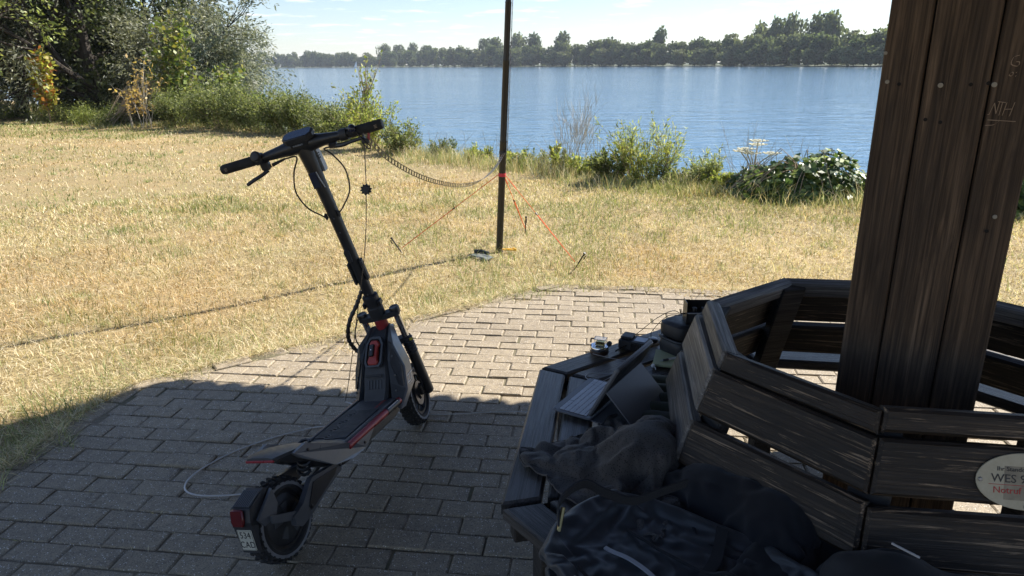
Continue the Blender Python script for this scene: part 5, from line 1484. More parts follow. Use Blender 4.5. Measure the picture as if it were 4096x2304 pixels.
# guy lines and pegs
for label, peg, bend in [('orange guy line from the mast to the peg nearest the scooter', (-.916, 5.69), -.09), ('orange guy line from the mast to the peg nearest the bench', (.49, 5.216), .12), ('orange guy line from the mast to the peg on the lake side', (.128, 6.386), .01)]:
    top = mb0 + md * .668 + (Vector((peg[0], peg[1], 0)) - mb0).normalized() * .032; ez = gz(*peg); end = Vector((peg[0], peg[1], ez + .055))
    d = end - top
    G = thing('guy_line', label, 'guy line', TR(*end), 'orange guy lines of the mast')
    side = d.cross(Vector((0, 0, 1))).normalized(); mid = .46
    cord = MB()
    for s in (-1, 1):
        cord.tube([-d * (1 - .16) + side * s * .003, -d], .0032, 6); cord.tube([Vector((0, 0, 0)), -d * (1 - mid) + side * s * .004], .0032, 6)
    cord.tube([-d * .86, -d * .5], .0030, 6)
    cord.build('cord', M_ORANGE, G)
    MB().box(.010, .030, .010, frame(-d * (1 - mid), side, d.normalized(), side.cross(d.normalized())), .002).build('line_runner', M_PEG, G)
    P_ = thing('tent_peg', label.replace('orange guy line from the mast to the peg', 'black tent peg holding the orange guy line'), 'tent peg', TR(peg[0], peg[1], ez), 'tent pegs of the mast guys')
    out = Vector((d.x, d.y, 0)).normalized(); dirp = (out * .62 + Vector((0, 0, 1))).normalized() if peg[1] < 6 else Vector((.05, 0, 1))
    MB().tube([dirp * -.06, dirp * .16], [.0055, .006], 6).build('shaft', M_PEG, P_)
    MB().tube([dirp * .14, dirp * .14 + out * .022, dirp * .105 + out * .024], .005, 6).build('hook', M_PEG, P_)
    MB().cyl(dirp * .155, dirp * .168, .010, None, 8).build('head', M_PEG, P_)
# pouch and yellow pegs at the foot of the mast
po = thing('cloth_pouch', 'grey cloth pouch with dark flap lying at the mast foot', 'pouch', TR(-.255, 5.48, gz(-.25, 5.48) + .02) @ RZ(-38))
def pillow(sx, sy, h, seed, nx=18, ny=12):
    g = np.random.default_rng(seed); V = []; F = []
    for s in (1, -1):
        for j in range(ny + 1):
            for i in range(nx + 1):
                u = i / nx * 2 - 1; v = j / ny * 2 - 1; e = max(0, (1 - u ** 6) * (1 - v ** 6))
                V.append((u * sx / 2, v * sy / 2, s * h / 2 * e ** .5 + (s > 0) * .012 * (vnoise(np.array(u * 3.1 + seed), np.array(v * 2.7)) - .5)))
    m = (nx + 1) * (ny + 1)
    for j in range(ny):
        for i in range(nx):
            a = j * (nx + 1) + i; F.append((a, a + 1, a + nx + 2, a + nx + 1)); F.append((m + a + nx + 1, m + a + nx + 2, m + a + 1, m + a))
    return MB().add([tuple(map(float, p)) for p in V], F)
pillow(.21, .105, .030, 3).build('pouch_body', M_POUCH, po)
MB().tube([(-.12, .075, .012), (-.05, .08, .018), (.02, .082, .016)], [.016, .02, .014], 10).build('rolled_flap', M_POUCH2, po)
for k, (dx, dy, a) in enumerate(((.045, .02, 8), (.06, -.005, -4))):
    yp = MB().tube([(-.05, 0, 0), (.05, 0, 0)], .007, 8); yp.box(.02, .012, .022, TR(.045, 0, 0), .003)
    tag(yp.build('yellow_peg', M_YEL, matrix=TR(mb0.x + dx + .03, mb0.y - .05 + dy, gz(0, 5.7) + .03) @ RZ(a)), ['yellow plastic peg lying against the mast foot', 'yellow plastic peg lying a little outside the other one'][k], 'peg', 'yellow pegs at the mast')
# clamps on the handlebar end, hanging wire with star knob
CL = SCM @ SM @ Vector((.243, -.044, 1.115))
cp = thing('wire_clamp', 'black and red wire clamp fixed under the right handlebar grip', 'clamp', TR(*CL))
MB().box(.026, .016, .018, TR(0, 0, -.004), .003).build('clamp_body', M_PLAST, cp)
MB().cyl((.012, 0, .0), (.014, 0, .024), .0052, .0045, 10).build('red_post', M_RED, cp)
MB().cyl((-.008, 0, .0), (-.008, 0, .022), .0045, None, 10).build('black_post', M_BLK, cp)
MB().tube(catmull([(-.03, -.004, .028), (-.005, -.008, .0), (.018, -.008, -.022), (.010, -.004, -.03), (-.01, 0, -.012)], 5), .0022, 6).build('jumper_wire', M_CABLE, cp)
wtop = CL + Vector((-.004, 0, -.018)); knob = Vector((-.524, 2.52, 1.071)); wend = Vector((-.784, 2.946, .004))
hw_ = MB().tube(catmull([wtop, wtop.lerp(knob, .5), knob, Vector((-.555, 2.57, .84)), Vector((-.64, 2.70, .50)), Vector((-.745, 2.88, .12)), wend], 8), .0017, 6)
tag(hw_.build('hanging_wire', M_DWIRE), 'thin dark wire hanging from the handlebar clamp to the pavers', 'wire')
kb = MB(); lob = []
for i in range(40):
    a = 2 * math.pi * i / 40; r = .0185 + .0030 * math.cos(a * 10); lob.append((r * math.cos(a), r * math.sin(a)))
kb.prism(lob, -.009, .009, None, .003); kb.lathe([(.012, -.014), (.012, .014)], 14)
tag(kb.build('star_knob', M_PLAST, matrix=TR(*knob) @ RX(78) @ RZ(10)), 'black star shaped winder threaded on the hanging wire', 'knob')
gw = [(-.784, 2.946), (-.62, 2.86), (-.373, 2.812), (-.149, 2.826), (.053, 2.831), (.20, 2.80)]
tag(MB().tube(catmull([(x, y, .007) for x, y in gw], 6), .0028, 6).build('ground_wire', M_WIRE), 'grey wire lying across the pavers from scooter to bench', 'wire')
gw = [(-.74, 2.72), (-.85, 2.71), (-.917, 2.679), (-1.025, 2.614), (-1.149, 2.498), (-1.229, 2.354), (-1.224, 2.254), (-1.149, 2.209), (-1.004, 2.213), (-.86, 2.25), (-.72, 2.34)]
tag(MB().tube(catmull([(x, y, .007) for x, y in gw], 8), .0032, 6).build('wire_loop', M_WIRE), 'pale grey wire lying in a wide loop beside the scooter', 'wire')
# second part of the scooter shadow line: thin stay from the shelter is not in view

# ================================================================== GEAR ON THE BENCH
q = Mat('tablet_case_grey'); co = q.coord('Object'); a = q.noise(co, 300, 3, .7)
q.set(Base_Color=(.13, .138, .155), Roughness=.45); q.bump(a, .12, .001); M_CASE = q.m
M_KEY = plain('key_cap', (.42, .44, .48), .36, 0, .06, 80)
M_KEYBED = plain('key_bed', (.016, .018, .022), .6)
fl = Vector((.1205, 1.9836, .466)); Ld = Vector((.5421, .8403, 0)); Dd = Vector((.8403, -.5421, 0)); Zv = Vector((0, 0, 1))
TBM = frame(fl + Vector((0, 0, -.004)), Ld, -Dd, Zv)          # x along the front edge, -y towards the screen
TB = thing('tablet_computer', 'grey tablet standing in its keyboard case on the bench seat', 'tablet', TBM)
W_, DP = .268, .138
rr = .012
def rrect(x0, y0, x1, y1, r, n=4):
    out = []
    for cx, cy, a0 in ((x1 - r, y0 + r, -90), (x1 - r, y1 - r, 0), (x0 + r, y1 - r, 90), (x0 + r, y0 + r, 180)):
        for k in range(n + 1): a = R(a0 + 90 * k / n); out.append((cx + r * math.cos(a), cy + r * math.sin(a)))
    return out
kbd = MB().prism(rrect(0, -DP, W_, 0, rr), -.004, .003, None, .0015).build('keyboard', M_CASE, TB)
MB().prism(rrect(.008, -DP + .020, W_ - .008, -.021, .003), .0031, .0036).build('key_bed', M_KEYBED, kbd)
rows = [(14, 0), (14, .3), (13, .55), (12, .8)]
kh = .0172; y = -.023
def key(x0, x1, y0, y1): MB().prism(rrect(x0, y0, x1, y1, .0015, 2), .0036, .0052, None, .0004).build('key', M_KEY, kbd)
# bottom row with the space bar, then letter rows, then a narrow function row
xs = [.010, .027, .044, .061, .081]
for i in range(4): key(xs[i], xs[i] + .0155, y - kh + .0015, y)
key(.080, .168, y - kh + .0015, y)
for i in range(3): key(.170 + i * .0175, .170 + i * .0175 + .016, y - kh + .0015, y)
key(.2225, .238, y - kh * .5 + .0005, y); key(.2225, .238, y - kh + .0015, y - kh * .5 - .0005); key(.2395, .2575, y - kh + .0015, y)
y -= kh
for n, wl in ((11, .030), (12, .024), (13, .020), (14, .014)):
    x = .010; wr = .2575 - .010; key(x, x + wl - .0015, y - kh + .0015, y); x += wl
    last = .022 if n < 14 else .018
    step = (.2575 - last - x) / (n - 1)
    for i in range(n - 1): key(x + i * step, x + (i + 1) * step - .0015, y - kh + .0015, y)
    key(.2575 - last, .2575, y - kh + .0015, y); y -= kh
for i in range(14): key(.010 + i * .01768, .010 + (i + 1) * .01768 - .0015, y - .0085, y)
for x in (.006, W_ - .006): MB().prism(rrect(x - .0012, -.014, x + .0012, -.008, .0011, 2), .003, .0036).build('corner_pad', M_KEYBED, kbd)
th = R(27); sh = .205
upv = Vector((0, -math.sin(th), math.cos(th))); nf = Vector((0, math.cos(th), math.sin(th)))
SCN = frame(Vector((W_ / 2, -DP + .004, .004)), (1, 0, 0), upv, Vector((1, 0, 0)).cross(upv))
scr = MB().prism(rrect(-W_ / 2, 0, W_ / 2, sh, .012), -.013, -.0045, SCN, .001).build('back_shell', M_CASE, TB)
MB().prism(rrect(-W_ / 2 + .002, .002, W_ / 2 - .002, sh - .002, .011), -.0045, .0, SCN, .001).build('tablet_body', plain('tablet_alu', (.10, .105, .115), .35, .5), TB)
MB().prism(rrect(-W_ / 2 + .004, .004, W_ / 2 - .004, sh - .004, .010), .0001, .0008, SCN).build('screen', plain('screen_black', (.010, .011, .013), .35, 0, .05, 30, 0, .2), TB)
fz0 = SCN @ Vector((0, sh * .55, -.014)); fb = Vector((W_ / 2, fz0.y - .115, -.006))
MB().loft([[fz0 + Vector((-W_ / 2 + .004, 0, 0)), fz0 + Vector((W_ / 2 - .004, 0, 0)), fz0 + Vector((W_ / 2 - .004, -.004, .001)), fz0 + Vector((-W_ / 2 + .004, -.004, .001))],
           [fb + Vector((-W_ / 2 + .004, 0, 0)), fb + Vector((W_ / 2 - .004, 0, 0)), fb + Vector((W_ / 2 - .004, -.005, 0)), fb + Vector((-W_ / 2 + .004, -.005, 0))]]).build('stand_flap', M_CASE, TB)
MB().loft([[Vector((.004, -DP + .004, -.003)), Vector((W_ - .004, -DP + .004, -.003)), Vector((W_ - .004, -DP, -.006)), Vector((.004, -DP, -.006))], [Vector((.004, fb.y, -.003)), Vector((W_ - .004, fb.y, -.003)), Vector((W_ - .004, fb.y, -.006)), Vector((.004, fb.y, -.006))]]).build('base_flap', M_CASE, TB)

# telegraph key on a round wooden base
TK = thing('telegraph_key', 'telegraph key in a clear box on a round wooden base', 'telegraph key', TR(.328, 2.452, .452) @ RZ(-20))
M_WALNUT = wood('walnut_base', (.05, .022, .012), (.11, .05, .028), (.17, .085, .05), .4, knots=False, bump=.1)
MB().lathe([(.034, 0), (.036, .003), (.036, .014), (.035, .016)], 30).build('wooden_base', M_WALNUT, TK)
MB().lathe([(.035, .016), (.0355, .017), (.0355, .028), (.034, .031), (.004, .031)], 30).build('chrome_ring', M_CHROME, TK)
q = Mat('clear_acrylic'); q.set(Base_Color=(.95, .97, .97), Roughness=.03, IOR=1.45); q.b.inputs['Transmission Weight'].default_value = 1.0
co = q.coord('Object'); q.bump(q.noise(co, 80, 2), .03, .001); M_ACR = q.m
bx = MB()
for s in (-1, 1):
    bx.box(.002, .034, .026, TR(.004 + s * .022, 0, .0455)); bx.box(.042, .002, .026, TR(.004, s * .016, .0455))
bx.box(.046, .034, .002, TR(.004, 0, .0595)); bx.build('clear_cover', M_ACR, TK)
MB().box(.034, .022, .016, TR(.004, 0, .0405), .002).build('brass_block', plain('brass', (.55, .40, .14), .25, .9), TK)
for s in (-1, 1): MB().lathe([(.008, 0), (.0095, .002), (.0095, .004), (.008, .006)], 16, TR(.038, s * .008, .042) @ RX(90 * s)).build('finger_knob', M_BLK, TK)
MB().tube(catmull([(-.020, .012, .05), (-.034, .012, .05), (-.036, .012, .034)], 4), .003, 6).build('terminal_lead', M_CABLE, TK)
# radio with lit-free grey display
RD = thing('small_radio', 'small black radio box with a grey display and finned side', 'radio', TR(.470, 2.505, .450) @ RZ(-28))
MB().prism(rrect(-.055, -.035, .055, .040, .008), 0, .036, None, .003).build('body', M_PLAST, RD)
MB().prism(rrect(-.052, -.020, -.006, .038, .008), .0362, .046, None, .003).build('battery_hump', M_PLAST, RD)
MB().prism(rrect(.004, -.020, .048, .024, .003), .0362, .0378, None, .0004).build('display', plain('grey_display', (.33, .36, .39), .15), RD)
for k in range(7): MB().box(.0035, .008, .026, TR(-.002 + k * .008, -.038, .018)).build('fin', M_BLK, RD)
MB().tube(catmull([(-.02, -.036, .018), (-.035, -.055, .012), (-.05, -.075, .004)], 4), .003, 6).build('lead', M_CABLE, RD)
SW = thing('small_speaker', 'small round black and grey speaker beside the radio', 'speaker', TR(.552, 2.555, .451) @ RZ(20))
MB().lathe([(.018, 0), (.021, .004), (.021, .014), (.019, .016)], 22).build('body', M_BLK, SW)
MB().lathe([(.017, .0162), (.017, .0175), (.014, .019)], 22).build('top', plain('grey_grille', (.25, .26, .27), .4, .5), SW)
# case, with the tuner box on top
CSM = TR(.660, 2.470, .4515) @ RZ(34)
CS = thing('hard_case', 'black zipped hard shell case standing on the bench seat', 'case', CSM)
def rbox(sx, sy, z0, z1, r, top=.9):
    secs = []
    for z, k in ((z0, .90), (z0 + .01, .98), (z0 + .02, 1.0), (z1 - .02, 1.0), (z1 - .008, .97), (z1, top)):
        secs.append([Vector((x, y, z)) for x, y in rrect(-sx / 2 * k, -sy / 2 * k, sx / 2 * k, sy / 2 * k, r * k, 5)])
    return MB().loft(secs)
rbox(.19, .13, 0, .062, .035).build('lower_shell', M_PLAST, CS)
rbox(.19, .13, .070, .128, .035, .82).build('upper_shell', M_PLAST, CS)
ring = [Vector((x, y, .066)) for x, y in rrect(-.096, -.066, .096, .066, .036, 6)]
MB().tube(ring, .0052, 8, closed=True).build('zip', M_BLK, CS)
lettering('emblem', 'F', .022, M_WHITEP, CS, frame((-.055, -.0655, .108), (1, 0, 0), (0, 0, 1), (0, -1, 0)), shear=.2)
TN = thing('tuner_box', 'black tuner box with two round knobs on top of the case', 'tuner', TR(.690, 2.440, .5805) @ RZ(-2))
MB().box(.095, .06, .040, TR(0, 0, .021), .002).build('body', M_PLAST, TN)
MB().box(.0022, .066, .082, TR(-.0495, 0, .041), .0005).build('side_plate', M_BLK, TN)
MB().box(.095, .0018, .040, TR(0, .0265, .056), .0004).build('rear_plate', M_BLK, TN)
MB().box(.096, .004, .003, TR(0, -.030, .042)).build('trim', M_SIGN, TN)
for x in (-.018, .016): MB().lathe([(.010, 0), (.010, .014), (.0085, .017)], 16, TR(x, -.008, .041)).build('knob', M_BLK, TN)
MB().cyl((-.05, -.01, .034), (-.066, -.011, .034), .0035, .0025, 8).build('plug', M_BLK, TN)
# notepad, pencil
NPM = TR(.575, 2.375, .453) @ RZ(-16)
q = Mat('pale_green_paper'); co = q.coord('Object', (1, 60, 1)); q.set(Base_Color=q.mix(q.ramp(q.noise(q.coord('Object'), 40, 4), [(.3, .0), (.7, .25)]), (.47, .50, .30), (.40, .43, .25)), Roughness=.8); M_PAPER = q.m
NP = thing('notepad', 'pale green writing pad with loose sheets on the bench', 'notepad', NPM)
for k in range(6):
    MB().box(.104, .138, .0014, TR(random.gauss(0, .0012), random.gauss(0, .0016), .0008 + k * .0016) @ RZ(random.gauss(0, .8))).build('sheet', M_PAPER, NP)
pc = thing('mechanical_pencil', 'white mechanical pencil lying on the pale green pad', 'pencil', TR(.586, 2.358, .4672) @ RZ(22))
MB().tube([(-.058, 0, 0), (-.048, 0, 0), (-.044, 0, 0)], [.0008, .0028, .0040], 10).build('tip', M_SIGN, pc)
MB().tube([(-.044, 0, 0), (-.02, 0, 0)], .0044, 12).build('grip', M_DGREY, pc)
MB().tube([(-.02, 0, 0), (.05, 0, 0), (.058, 0, 0)], [.0042, .0042, .003], 12).build('barrel', M_WHITEP, pc)
# earphone leads
M_LEAD = plain('white_lead', (.40, .40, .41), .45)
tag(MB().tube(catmull([(.30, 2.425, .460), (.36, 2.38, .462), (.42, 2.36, .456), (.445, 2.315, .456), (.40, 2.27, .456), (.33, 2.26, .456), (.27, 2.26, .456), (.255, 2.22, .457), (.30, 2.19, .457), (.36, 2.245, .457), (.40, 2.265, .458), (.425, 2.25, .458)], 7), .0014, 6).build('earphone_lead', M_LEAD), 'thin white earphone lead curled behind the tablet', 'cable')
tag(MB().tube(catmull([(.46, 2.45, .456), (.475, 2.40, .456), (.44, 2.36, .457), (.43, 2.33, .457), (.46, 2.31, .457)], 6), .0016, 6).build('power_lead', M_DWIRE), 'short dark lead between the radio and the tablet', 'cable')
tag(MB().tube(catmull([(.625, 2.43, .614), (.60, 2.47, .612), (.555, 2.53, .56), (.50, 2.57, .49), (.455, 2.545, .47)], 7), .0014, 6).build('tuner_lead', M_CABLE), 'thin black lead from the tuner box down to the radio', 'cable')
tag(MB().tube(catmull([(.625, 2.428, .608), (.59, 2.50, .58), (.55, 2.56, .50), (.545, 2.565, .468)], 7), .0014, 6).build('speaker_lead', M_CABLE), 'thin black lead from the tuner box down to the round speaker', 'cable')
eb = thing('earbud', 'white earbud lying at the edge of the writing pad', 'earbud', TR(.506, 2.315, .458))
MB().lathe([(.002, -.006), (.006, -.004), (.0075, .001), (.005, .006), (.001, .007)], 12).build('bud', M_WHITEP, eb)
MB().tube([(0, 0, 0), (.006, -.012, -.003), (.004, -.025, -.004)], .0016, 6).build('stalk', M_WHITEP, eb)

# ---- cloth, settled by the simulator when the scene is built
def sheet(c, sx, sy, nx, ny, M, seed, wav=.02):
    V = []; F = []
    for j in range(ny + 1):
        for i in range(nx + 1):
            u = i / nx - .5; v = j / ny - .5
            z = wav * (float(fbm(np.array(u * 6 + seed), np.array(v * 6), 1, 2)) - .5) * 2
            V.append(TR(*c) @ M @ Vector((u * sx * (1 - .12 * abs(v)), v * sy * (1 - .1 * math.sin(u * 7 + seed)), z)))
    for j in range(ny):
        for i in range(nx):
            a = j * (nx + 1) + i; F.append((a, a + 1, a + nx + 2, a + nx + 1))
    return MB().add(V, F)
def softbox(sx, sy, sz, M, step, r=.5):
    """closed rounded box of even quads"""
    n = [max(2, int(s / step)) for s in (sx, sy, sz)]
    idx = {}; V = []; F = []
    def vid(i, j, k):
        if (i, j, k) not in idx:
            p = Vector((i / n[0] * 2 - 1, j / n[1] * 2 - 1, k / n[2] * 2 - 1))
            q_ = Vector((p.x * math.sqrt(max(0, 1 - r * (p.y ** 2 / 2 + p.z ** 2 / 2 - p.y ** 2 * p.z ** 2 / 3))), p.y * math.sqrt(max(0, 1 - r * (p.x ** 2 / 2 + p.z ** 2 / 2 - p.x ** 2 * p.z ** 2 / 3))), p.z * math.sqrt(max(0, 1 - r * (p.x ** 2 / 2 + p.y ** 2 / 2 - p.x ** 2 * p.y ** 2 / 3)))))
            idx[i, j, k] = len(V); V.append(M @ Vector((q_.x * sx / 2, q_.y * sy / 2, q_.z * sz / 2)))
        return idx[i, j, k]
    for ax in range(3):
        b_, c_ = (ax + 1) % 3, (ax + 2) % 3
        for side in (0, n[ax]):
            for u in range(n[b_]):
                for v in range(n[c_]):
                    q_ = []
                    for du, dv in ((0, 0), (1, 0), (1, 1), (0, 1)):
                        t = [0, 0, 0]; t[ax] = side; t[b_] = u + du; t[c_] = v + dv; q_.append(vid(*t))
                    F.append(tuple(q_))
    return MB().add(V, F)
def drape(soft, hard, frames, grow=0.1, pressure=None, bend=.4, mass=.25, tens=12):
    co_ = bpy.data.objects.new('hard', hard.mesh('hard', 0)); COL.objects.link(co_)
    md_ = co_.modifiers.new('c', 'COLLISION'); co_.collision.thickness_outer = .004; co_.collision.cloth_friction = 25; co_.collision.damping = .4
    o = bpy.data.objects.new('soft', soft.mesh('soft', 0)); COL.objects.link(o)
    m = o.modifiers.new('cloth', 'CLOTH'); s = m.settings
    s.quality = 6; s.mass = mass; s.tension_stiffness = tens; s.compression_stiffness = tens; s.shear_stiffness = 4; s.bending_stiffness = bend; s.air_damping = 2.5
    s.tension_damping = 8; s.compression_damping = 8; s.shear_damping = 8
    s.shrink_min = -grow
    if pressure is not None: s.use_pressure = True; s.uniform_pressure_force = pressure
    c = m.collision_settings; c.distance_min = .004; c.collision_quality = 3; c.use_self_collision = True; c.self_distance_min = .004; c.self_friction = 8
    m.point_cache.frame_start = 1; m.point_cache.frame_end = frames + 1
    SC.frame_start = 1; SC.frame_end = frames + 1
    for f in range(1, frames + 1): SC.frame_set(f)
    out = bpy.data.meshes.new_from_object(o.evaluated_get(bpy.context.evaluated_depsgraph_get()))
    bpy.data.objects.remove(o, do_unlink=True); bpy.data.objects.remove(co_, do_unlink=True)
    SC.frame_set(1)
    out.materials.clear()
    return out
# ---- soft things: filled volumes fused, smoothed and creased
def fuse(prims, voxel, smooth=6):
    me = prims.mesh('soft', 0)
    o = bpy.data.objects.new('soft', me); COL.objects.link(o)
    m = o.modifiers.new('r', 'REMESH'); m.mode = 'VOXEL'; m.voxel_size = voxel
    s = o.modifiers.new('s', 'SMOOTH'); s.iterations = smooth; s.factor = .5
    bpy.context.view_layer.update()
    out = bpy.data.meshes.new_from_object(o.evaluated_get(bpy.context.evaluated_depsgraph_get()))
    bpy.data.objects.remove(o, do_unlink=True)
    return out
def crease(me, amp, scale, rot, stretch=3.0, seed=0, fine=.0):
    n = len(me.vertices); co = np.empty(n * 3, np.float32); me.vertices.foreach_get('co', co); co = co.reshape(-1, 3)
    no = np.empty(n * 3, np.float32); me.vertices.foreach_get('normal', no); no = no.reshape(-1, 3)
    c, s = math.cos(rot), math.sin(rot)
    u = co[:, 0] * c + co[:, 1] * s + co[:, 2] * .3; v = -co[:, 0] * s + co[:, 1] * c + co[:, 2] * .6
    wu = u + .05 * (fbm(u * 9 + seed, v * 9, 1, 2) - .5); wv = v + .05 * (fbm(u * 8 + 31 + seed, v * 8, 1, 2) - .5)
    r1 = 1 - np.abs(2 * fbm(wu * scale / stretch + seed, wv * scale, 1, 2) - 1); r1 = r1 ** 3
    r2 = 1 - np.abs(2 * fbm(wu * scale * .9 + 50 + seed, wv * scale * .5, 1, 3) - 1); r2 = r2 ** 4
    d = amp * (r1 - .45) + amp * .6 * (r2 - .4) + fine * (fbm(u * 90, v * 90, 1, 3) - .5)
    co = co + no * d[:, None]
    me.vertices.foreach_set('co', co.ravel().astype(np.float32)); me.update()
    me.shade_smooth()
    return me
def ell(b, c, r, rot=(0, 0, 0), seg=18):
    prof = [(math.sin(math.pi * i / 10) if 0 < i < 10 else .002, -math.cos(math.pi * i / 10)) for i in range(11)]
    return b.lathe(prof, seg, TR(*c) @ Euler([R(a) for a in rot]).to_matrix().to_4x4() @ Matrix.Diagonal((*r, 1)))
def cloth(name, col, rough=.85, mesh_hole=0.0, sheen=.2, weave=700, spec=.25):
    q = Mat(name); co = q.coord('Object')
    a = q.noise(co, weave, 3, .7); b = q.noise(co, 9, 4, .6)
    c = q.ramp(b, [(.3, tuple(x * .8 for x in col)), (.7, tuple(x * 1.2 for x in col))])
    h = a
    if mesh_hole:
        v = q.voro(q.coord('Object', (1, 1, 1)), mesh_hole)
        c = q.mix(q.ramp(v, [(.22, .8), (.38, 0)]), c, tuple(x * .2 for x in col))
    q.set(Base_Color=c, Roughness=rough)
    q.b.inputs['Sheen Weight'].default_value = sheen; q.b.inputs['Specular IOR Level'].default_value = spec
    q.bump(h, .25, .002); return q.m
M_JACKET = cloth('grey_mesh_cloth', (.070, .064, .060), .9, 190)
M_PACK = cloth('slate_blue_nylon', (.024, .028, .034), .44, 0, .15, 900, .5)
M_PACKBLK = cloth('black_nylon', (.012, .013, .016), .6, 0, .1, 900, .4)
M_OLIVE = cloth('olive_cloth', (.060, .070, .048), .88, 0, .2, 700)
M_NAVY = cloth('navy_cloth', (.007, .008, .012), .85, 0, .2, 700)
# olive padded mat
b = MB(); nx, ny = 60, 24; L0, W0 = .46, .22; V = []; F = []
for s in (1, 0):
    for j in range(ny + 1):
        for i in range(nx + 1):
            u = i / nx; v = j / ny; puff = abs(math.sin(math.pi * u * 7.0)) ** .45; ed = min(1, min(v, 1 - v) * 9) ** .5
            V.append(((u - .5) * L0, (v - .5) * W0, .003 + s * (.006 + .020 * puff * ed + .006 * float(vnoise(np.array(u * 14), np.array(v * 6)))))) 
m = (nx + 1) * (ny + 1)
for j in range(ny):
    for i in range(nx):
        a = j * (nx + 1) + i; F.append((a, a + 1, a + nx + 2, a + nx + 1)); F.append((m + a + nx + 1, m + a + nx + 2, m + a + 1, m + a))
rim = [j * (nx + 1) for j in range(ny)] 
for i in range(nx): F.append((i, m + i, m + i + 1, i + 1)); k = ny * (nx + 1) + i; F.append((k, k + 1, m + k + 1, m + k))
for j in range(ny):
    k = j * (nx + 1); F.append((k, k + nx + 1, m + k + nx + 1, m + k)); k += nx; F.append((k, m + k, m + k + nx + 1, k + nx + 1))
tag(b.add(V, F).build('seat_pad', M_OLIVE, matrix=TR(.475, 1.975, .4515) @ RZ(81), smooth=60), 'olive quilted pad lying on the seat against the bench back', 'pad')
# crumpled grey sports shirt
hard = MB().box(.9, 1.0, .04, TR(.42, 1.72, .43))
ell(hard, (.35, 1.66, .480), (.09, .085, .085), seg=12); ell(hard, (.20, 1.67, .455), (.09, .07, .030), seg=12); ell(hard, (.40, 1.73, .50), (.05, .045, .055), seg=12)
me = drape(sheet((.335, 1.66, .62), .40, .37, 56, 48, RZ(38), 3, .05), hard, 36, grow=.34, bend=.12, tens=18)
o = link_mesh('sports_shirt', me, M_JACKET); me.shade_smooth()
def trace(me, ids, name, mat, parent, r=.0022, lift=.002):
    P = [Vector(me.vertices[i].co) + Vector(me.vertices[i].normal) * lift * (1 if me.vertices[i].normal.z > 0 else -1) for i in ids]
    MB().tube(P, r, 5).build(name, mat, parent)
trace(me, [i for i in range(57)], 'hem', M_JACKET, o); trace(me, [48 * 57 + i for i in range(57)], 'hem', M_JACKET, o); trace(me, [j * 57 for j in range(49)], 'cuff', M_JACKET, o, .003); trace(me, [j * 57 + 19 for j in range(49)], 'seam', M_JACKET, o, .0014)
m_ = o.modifiers.new('thickness', 'SOLIDIFY'); m_.thickness = .0022; m_ = o.modifiers.new('smooth', 'SUBSURF'); m_.levels = 1; m_.render_levels = 1
tag(o, 'crumpled dark grey mesh shirt heaped on the bench corner', 'shirt')
# navy jacket slumped against the bench back
hard = MB().box(1.3, 1.3, .04, TR(.6, 1.4, .43)); ell(hard, (.50, 1.50, .475), (.09, .07, .065), (0, 0, -52), 12); ell(hard, (.60, 1.36, .48), (.10, .07, .075), (0, 0, -52), 12)
me = drape(sheet((.545, 1.43, .60), .42, .30, 36, 28, RZ(-54), 11, .04), hard, 28, grow=.28, bend=.12, tens=18)
o = link_mesh('navy_jacket', me, M_NAVY); me.shade_smooth()
m_ = o.modifiers.new('thickness', 'SOLIDIFY'); m_.thickness = .003; m_ = o.modifiers.new('smooth', 'SUBSURF'); m_.levels = 1; m_.render_levels = 1
tag(o, 'dark navy jacket slumped along the foot of the bench back', 'jacket')
hard = MB().box(1.5, 1.3, .04, TR(.8, 1.1, .43)); ell(hard, (.74, 1.10, .48), (.14, .10, .10), (0, 0, -30), 12); ell(hard, (.92, 1.02, .47), (.12, .08, .08), (0, 0, -10), 12)
me = drape(sheet((.82, 1.06, .66), .56, .42, 36, 28, RZ(-28), 17, .04), hard, 28, grow=.26, bend=.12, tens=18)
o = link_mesh('black_coat', me, M_PACKBLK); me.shade_smooth()
m_ = o.modifiers.new('thickness', 'SOLIDIFY'); m_.thickness = .003; m_ = o.modifiers.new('smooth', 'SUBSURF'); m_.levels = 1; m_.render_levels = 1
tag(o, 'black coat heaped on the seat beside the backpack', 'coat')
# slate blue backpack lying on its back
BP = thing('backpack', 'large slate blue backpack lying open on the near bench seat', 'backpack', TR(0, 0, 0))
hard = MB().box(1.3, 1.1, .04, TR(.55, 1.15, .43)); ell(hard, (.80, 1.28, .50), (.05, .16, .10), (0, 0, 36), 10)
me = drape(softbox(.54, .34, .18, TR(.345, 1.20, .565) @ RZ(-37) @ RX(6), .0125, .55), hard, 28, grow=.16, pressure=5.0, bend=.15, mass=.3, tens=18)
BODY_ME = me; o = link_mesh('pack_body', me, M_PACK, BP); me.shade_smooth(); m_ = o.modifiers.new('smooth', 'SUBSURF'); m_.levels = 1; m_.render_levels = 1
hard = MB().box(1.3, 1.1, .04, TR(.55, 1.15, .43))
me = drape(softbox(.30, .38, .15, TR(.62, 1.13, .585) @ RZ(-42), .017, .5), hard, 20, grow=.12, pressure=7.0, bend=.2, mass=.3, tens=18)
PANEL_ME = me; o = link_mesh('pack_back_panel', me, M_PACKBLK, BP); me.shade_smooth(); m_ = o.modifiers.new('smooth', 'SUBSURF'); m_.levels = 1; m_.render_levels = 1
op = catmull([(.10, 1.34, .50), (.105, 1.375, .545), (.16, 1.40, .575), (.21, 1.385, .56), (.27, 1.375, .545), (.335, 1.385, .56), (.40, 1.40, .575)], 6)
MB().strip(op, [.035] * len(op), [(0, .45, -.9)] * len(op), .004).build('open_flap', M_PACKBLK, BP, smooth=60)
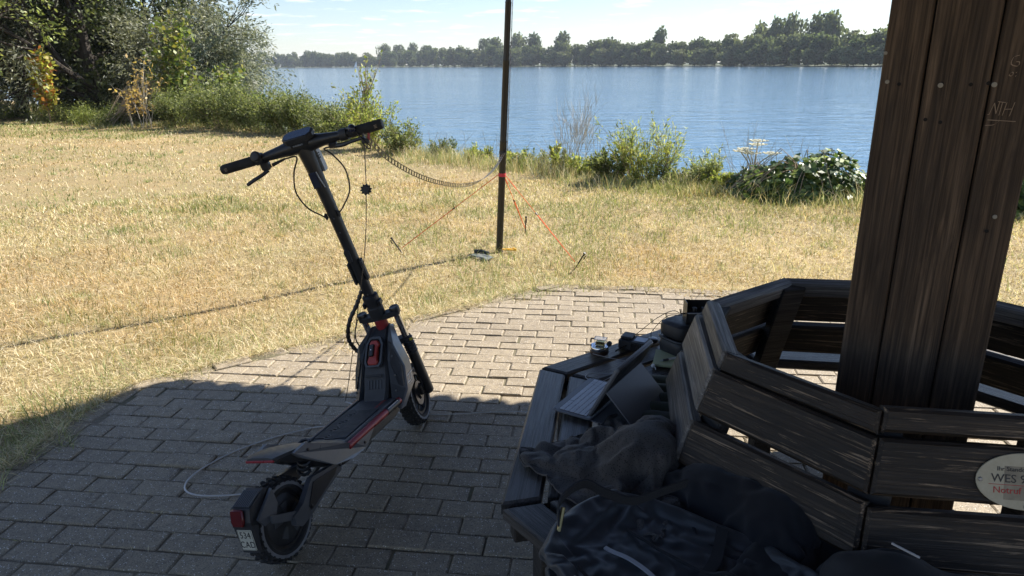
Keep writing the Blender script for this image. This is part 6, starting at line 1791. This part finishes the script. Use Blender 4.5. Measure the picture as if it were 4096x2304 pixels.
MB().tube([(.100, 1.335, .495), (.108, 1.352, .525), (.112, 1.36, .54)], .005, 6).build('brass_zip_pull', plain('dull_brass', (.30, .25, .12), .4, .7), BP)
def hug(meshes, pts, n=26, lift=.003, rad=.016):
    """a path laid over the top of a soft shape"""
    C_ = np.concatenate([np.array([v.co for v in m.vertices]) for m in meshes]); out = []
    P = resample([(x, y, 0) for x, y in pts], .012)
    for p in P:
        d = np.hypot(C_[:, 0] - p.x, C_[:, 1] - p.y); near = d < rad
        z = C_[near, 2].max() if near.any() else C_[d.argmin(), 2]
        out.append(Vector((p.x, p.y, float(z) + lift)))
    for _ in range(2): out = [out[0]] + [(out[i - 1] + out[i] * 2 + out[i + 1]) / 4 for i in range(1, len(out) - 1)] + [out[-1]]
    return out
PK = [BODY_ME, PANEL_ME]
MB().tube(hug(PK, [(.26, 1.36), (.34, 1.27), (.44, 1.19), (.56, 1.12)]), .0042, 6).build('seam_piping', M_PACKBLK, BP)
MB().tube(hug(PK, [(.13, 1.20), (.20, 1.14), (.30, 1.08), (.40, 1.02)]), .0040, 6).build('zip', M_BLK, BP)
MB().tube(hug(PK, [(.12, 1.17), (.19, 1.10), (.28, 1.04)], lift=.002), .0030, 6).build('grey_piping', M_SIGN, BP)
h_ = hug(PK, [(.30, 1.12), (.36, 1.17), (.43, 1.25), (.47, 1.34)], lift=.004)
MB().strip(h_, .026, [(.75, -.65, 0)] * len(h_), .004).build('shoulder_strap', M_PACKBLK, BP, smooth=60)
h_ = hug(PK, [(.20, 1.30), (.26, 1.25), (.30, 1.19)], lift=.003)
MB().strip(h_, .010, [(.65, .75, 0)] * len(h_), .003).build('zip_pull', M_SIGN, BP)
MB().box(.05, .002, .004, TR(.735, 1.10, .622) @ RZ(-42) @ RY(8)).build('reflective_tab', M_SIGN, BP)

# ================================================================== AIR OVER THE LAKE
q = bpy.data.materials.new('lake_haze'); q.use_nodes = True; nt_ = q.node_tree
nt_.nodes.remove(nt_.nodes['Principled BSDF'])
pv = nt_.nodes.new('ShaderNodeVolumePrincipled'); pv.inputs['Color'].default_value = (.80, .88, 1.0, 1); pv.inputs['Density'].default_value = .00022; pv.inputs['Anisotropy'].default_value = 0.0
nt_.links.new(pv.outputs[0], nt_.nodes['Material Output'].inputs['Volume'])
HZ = MB().box(2600, 2600, 44, TR(0, 900, 18.6)).build('haze', q, smooth=0)
tag(HZ, 'thin pale summer haze over the lake', 'haze', kind='stuff')
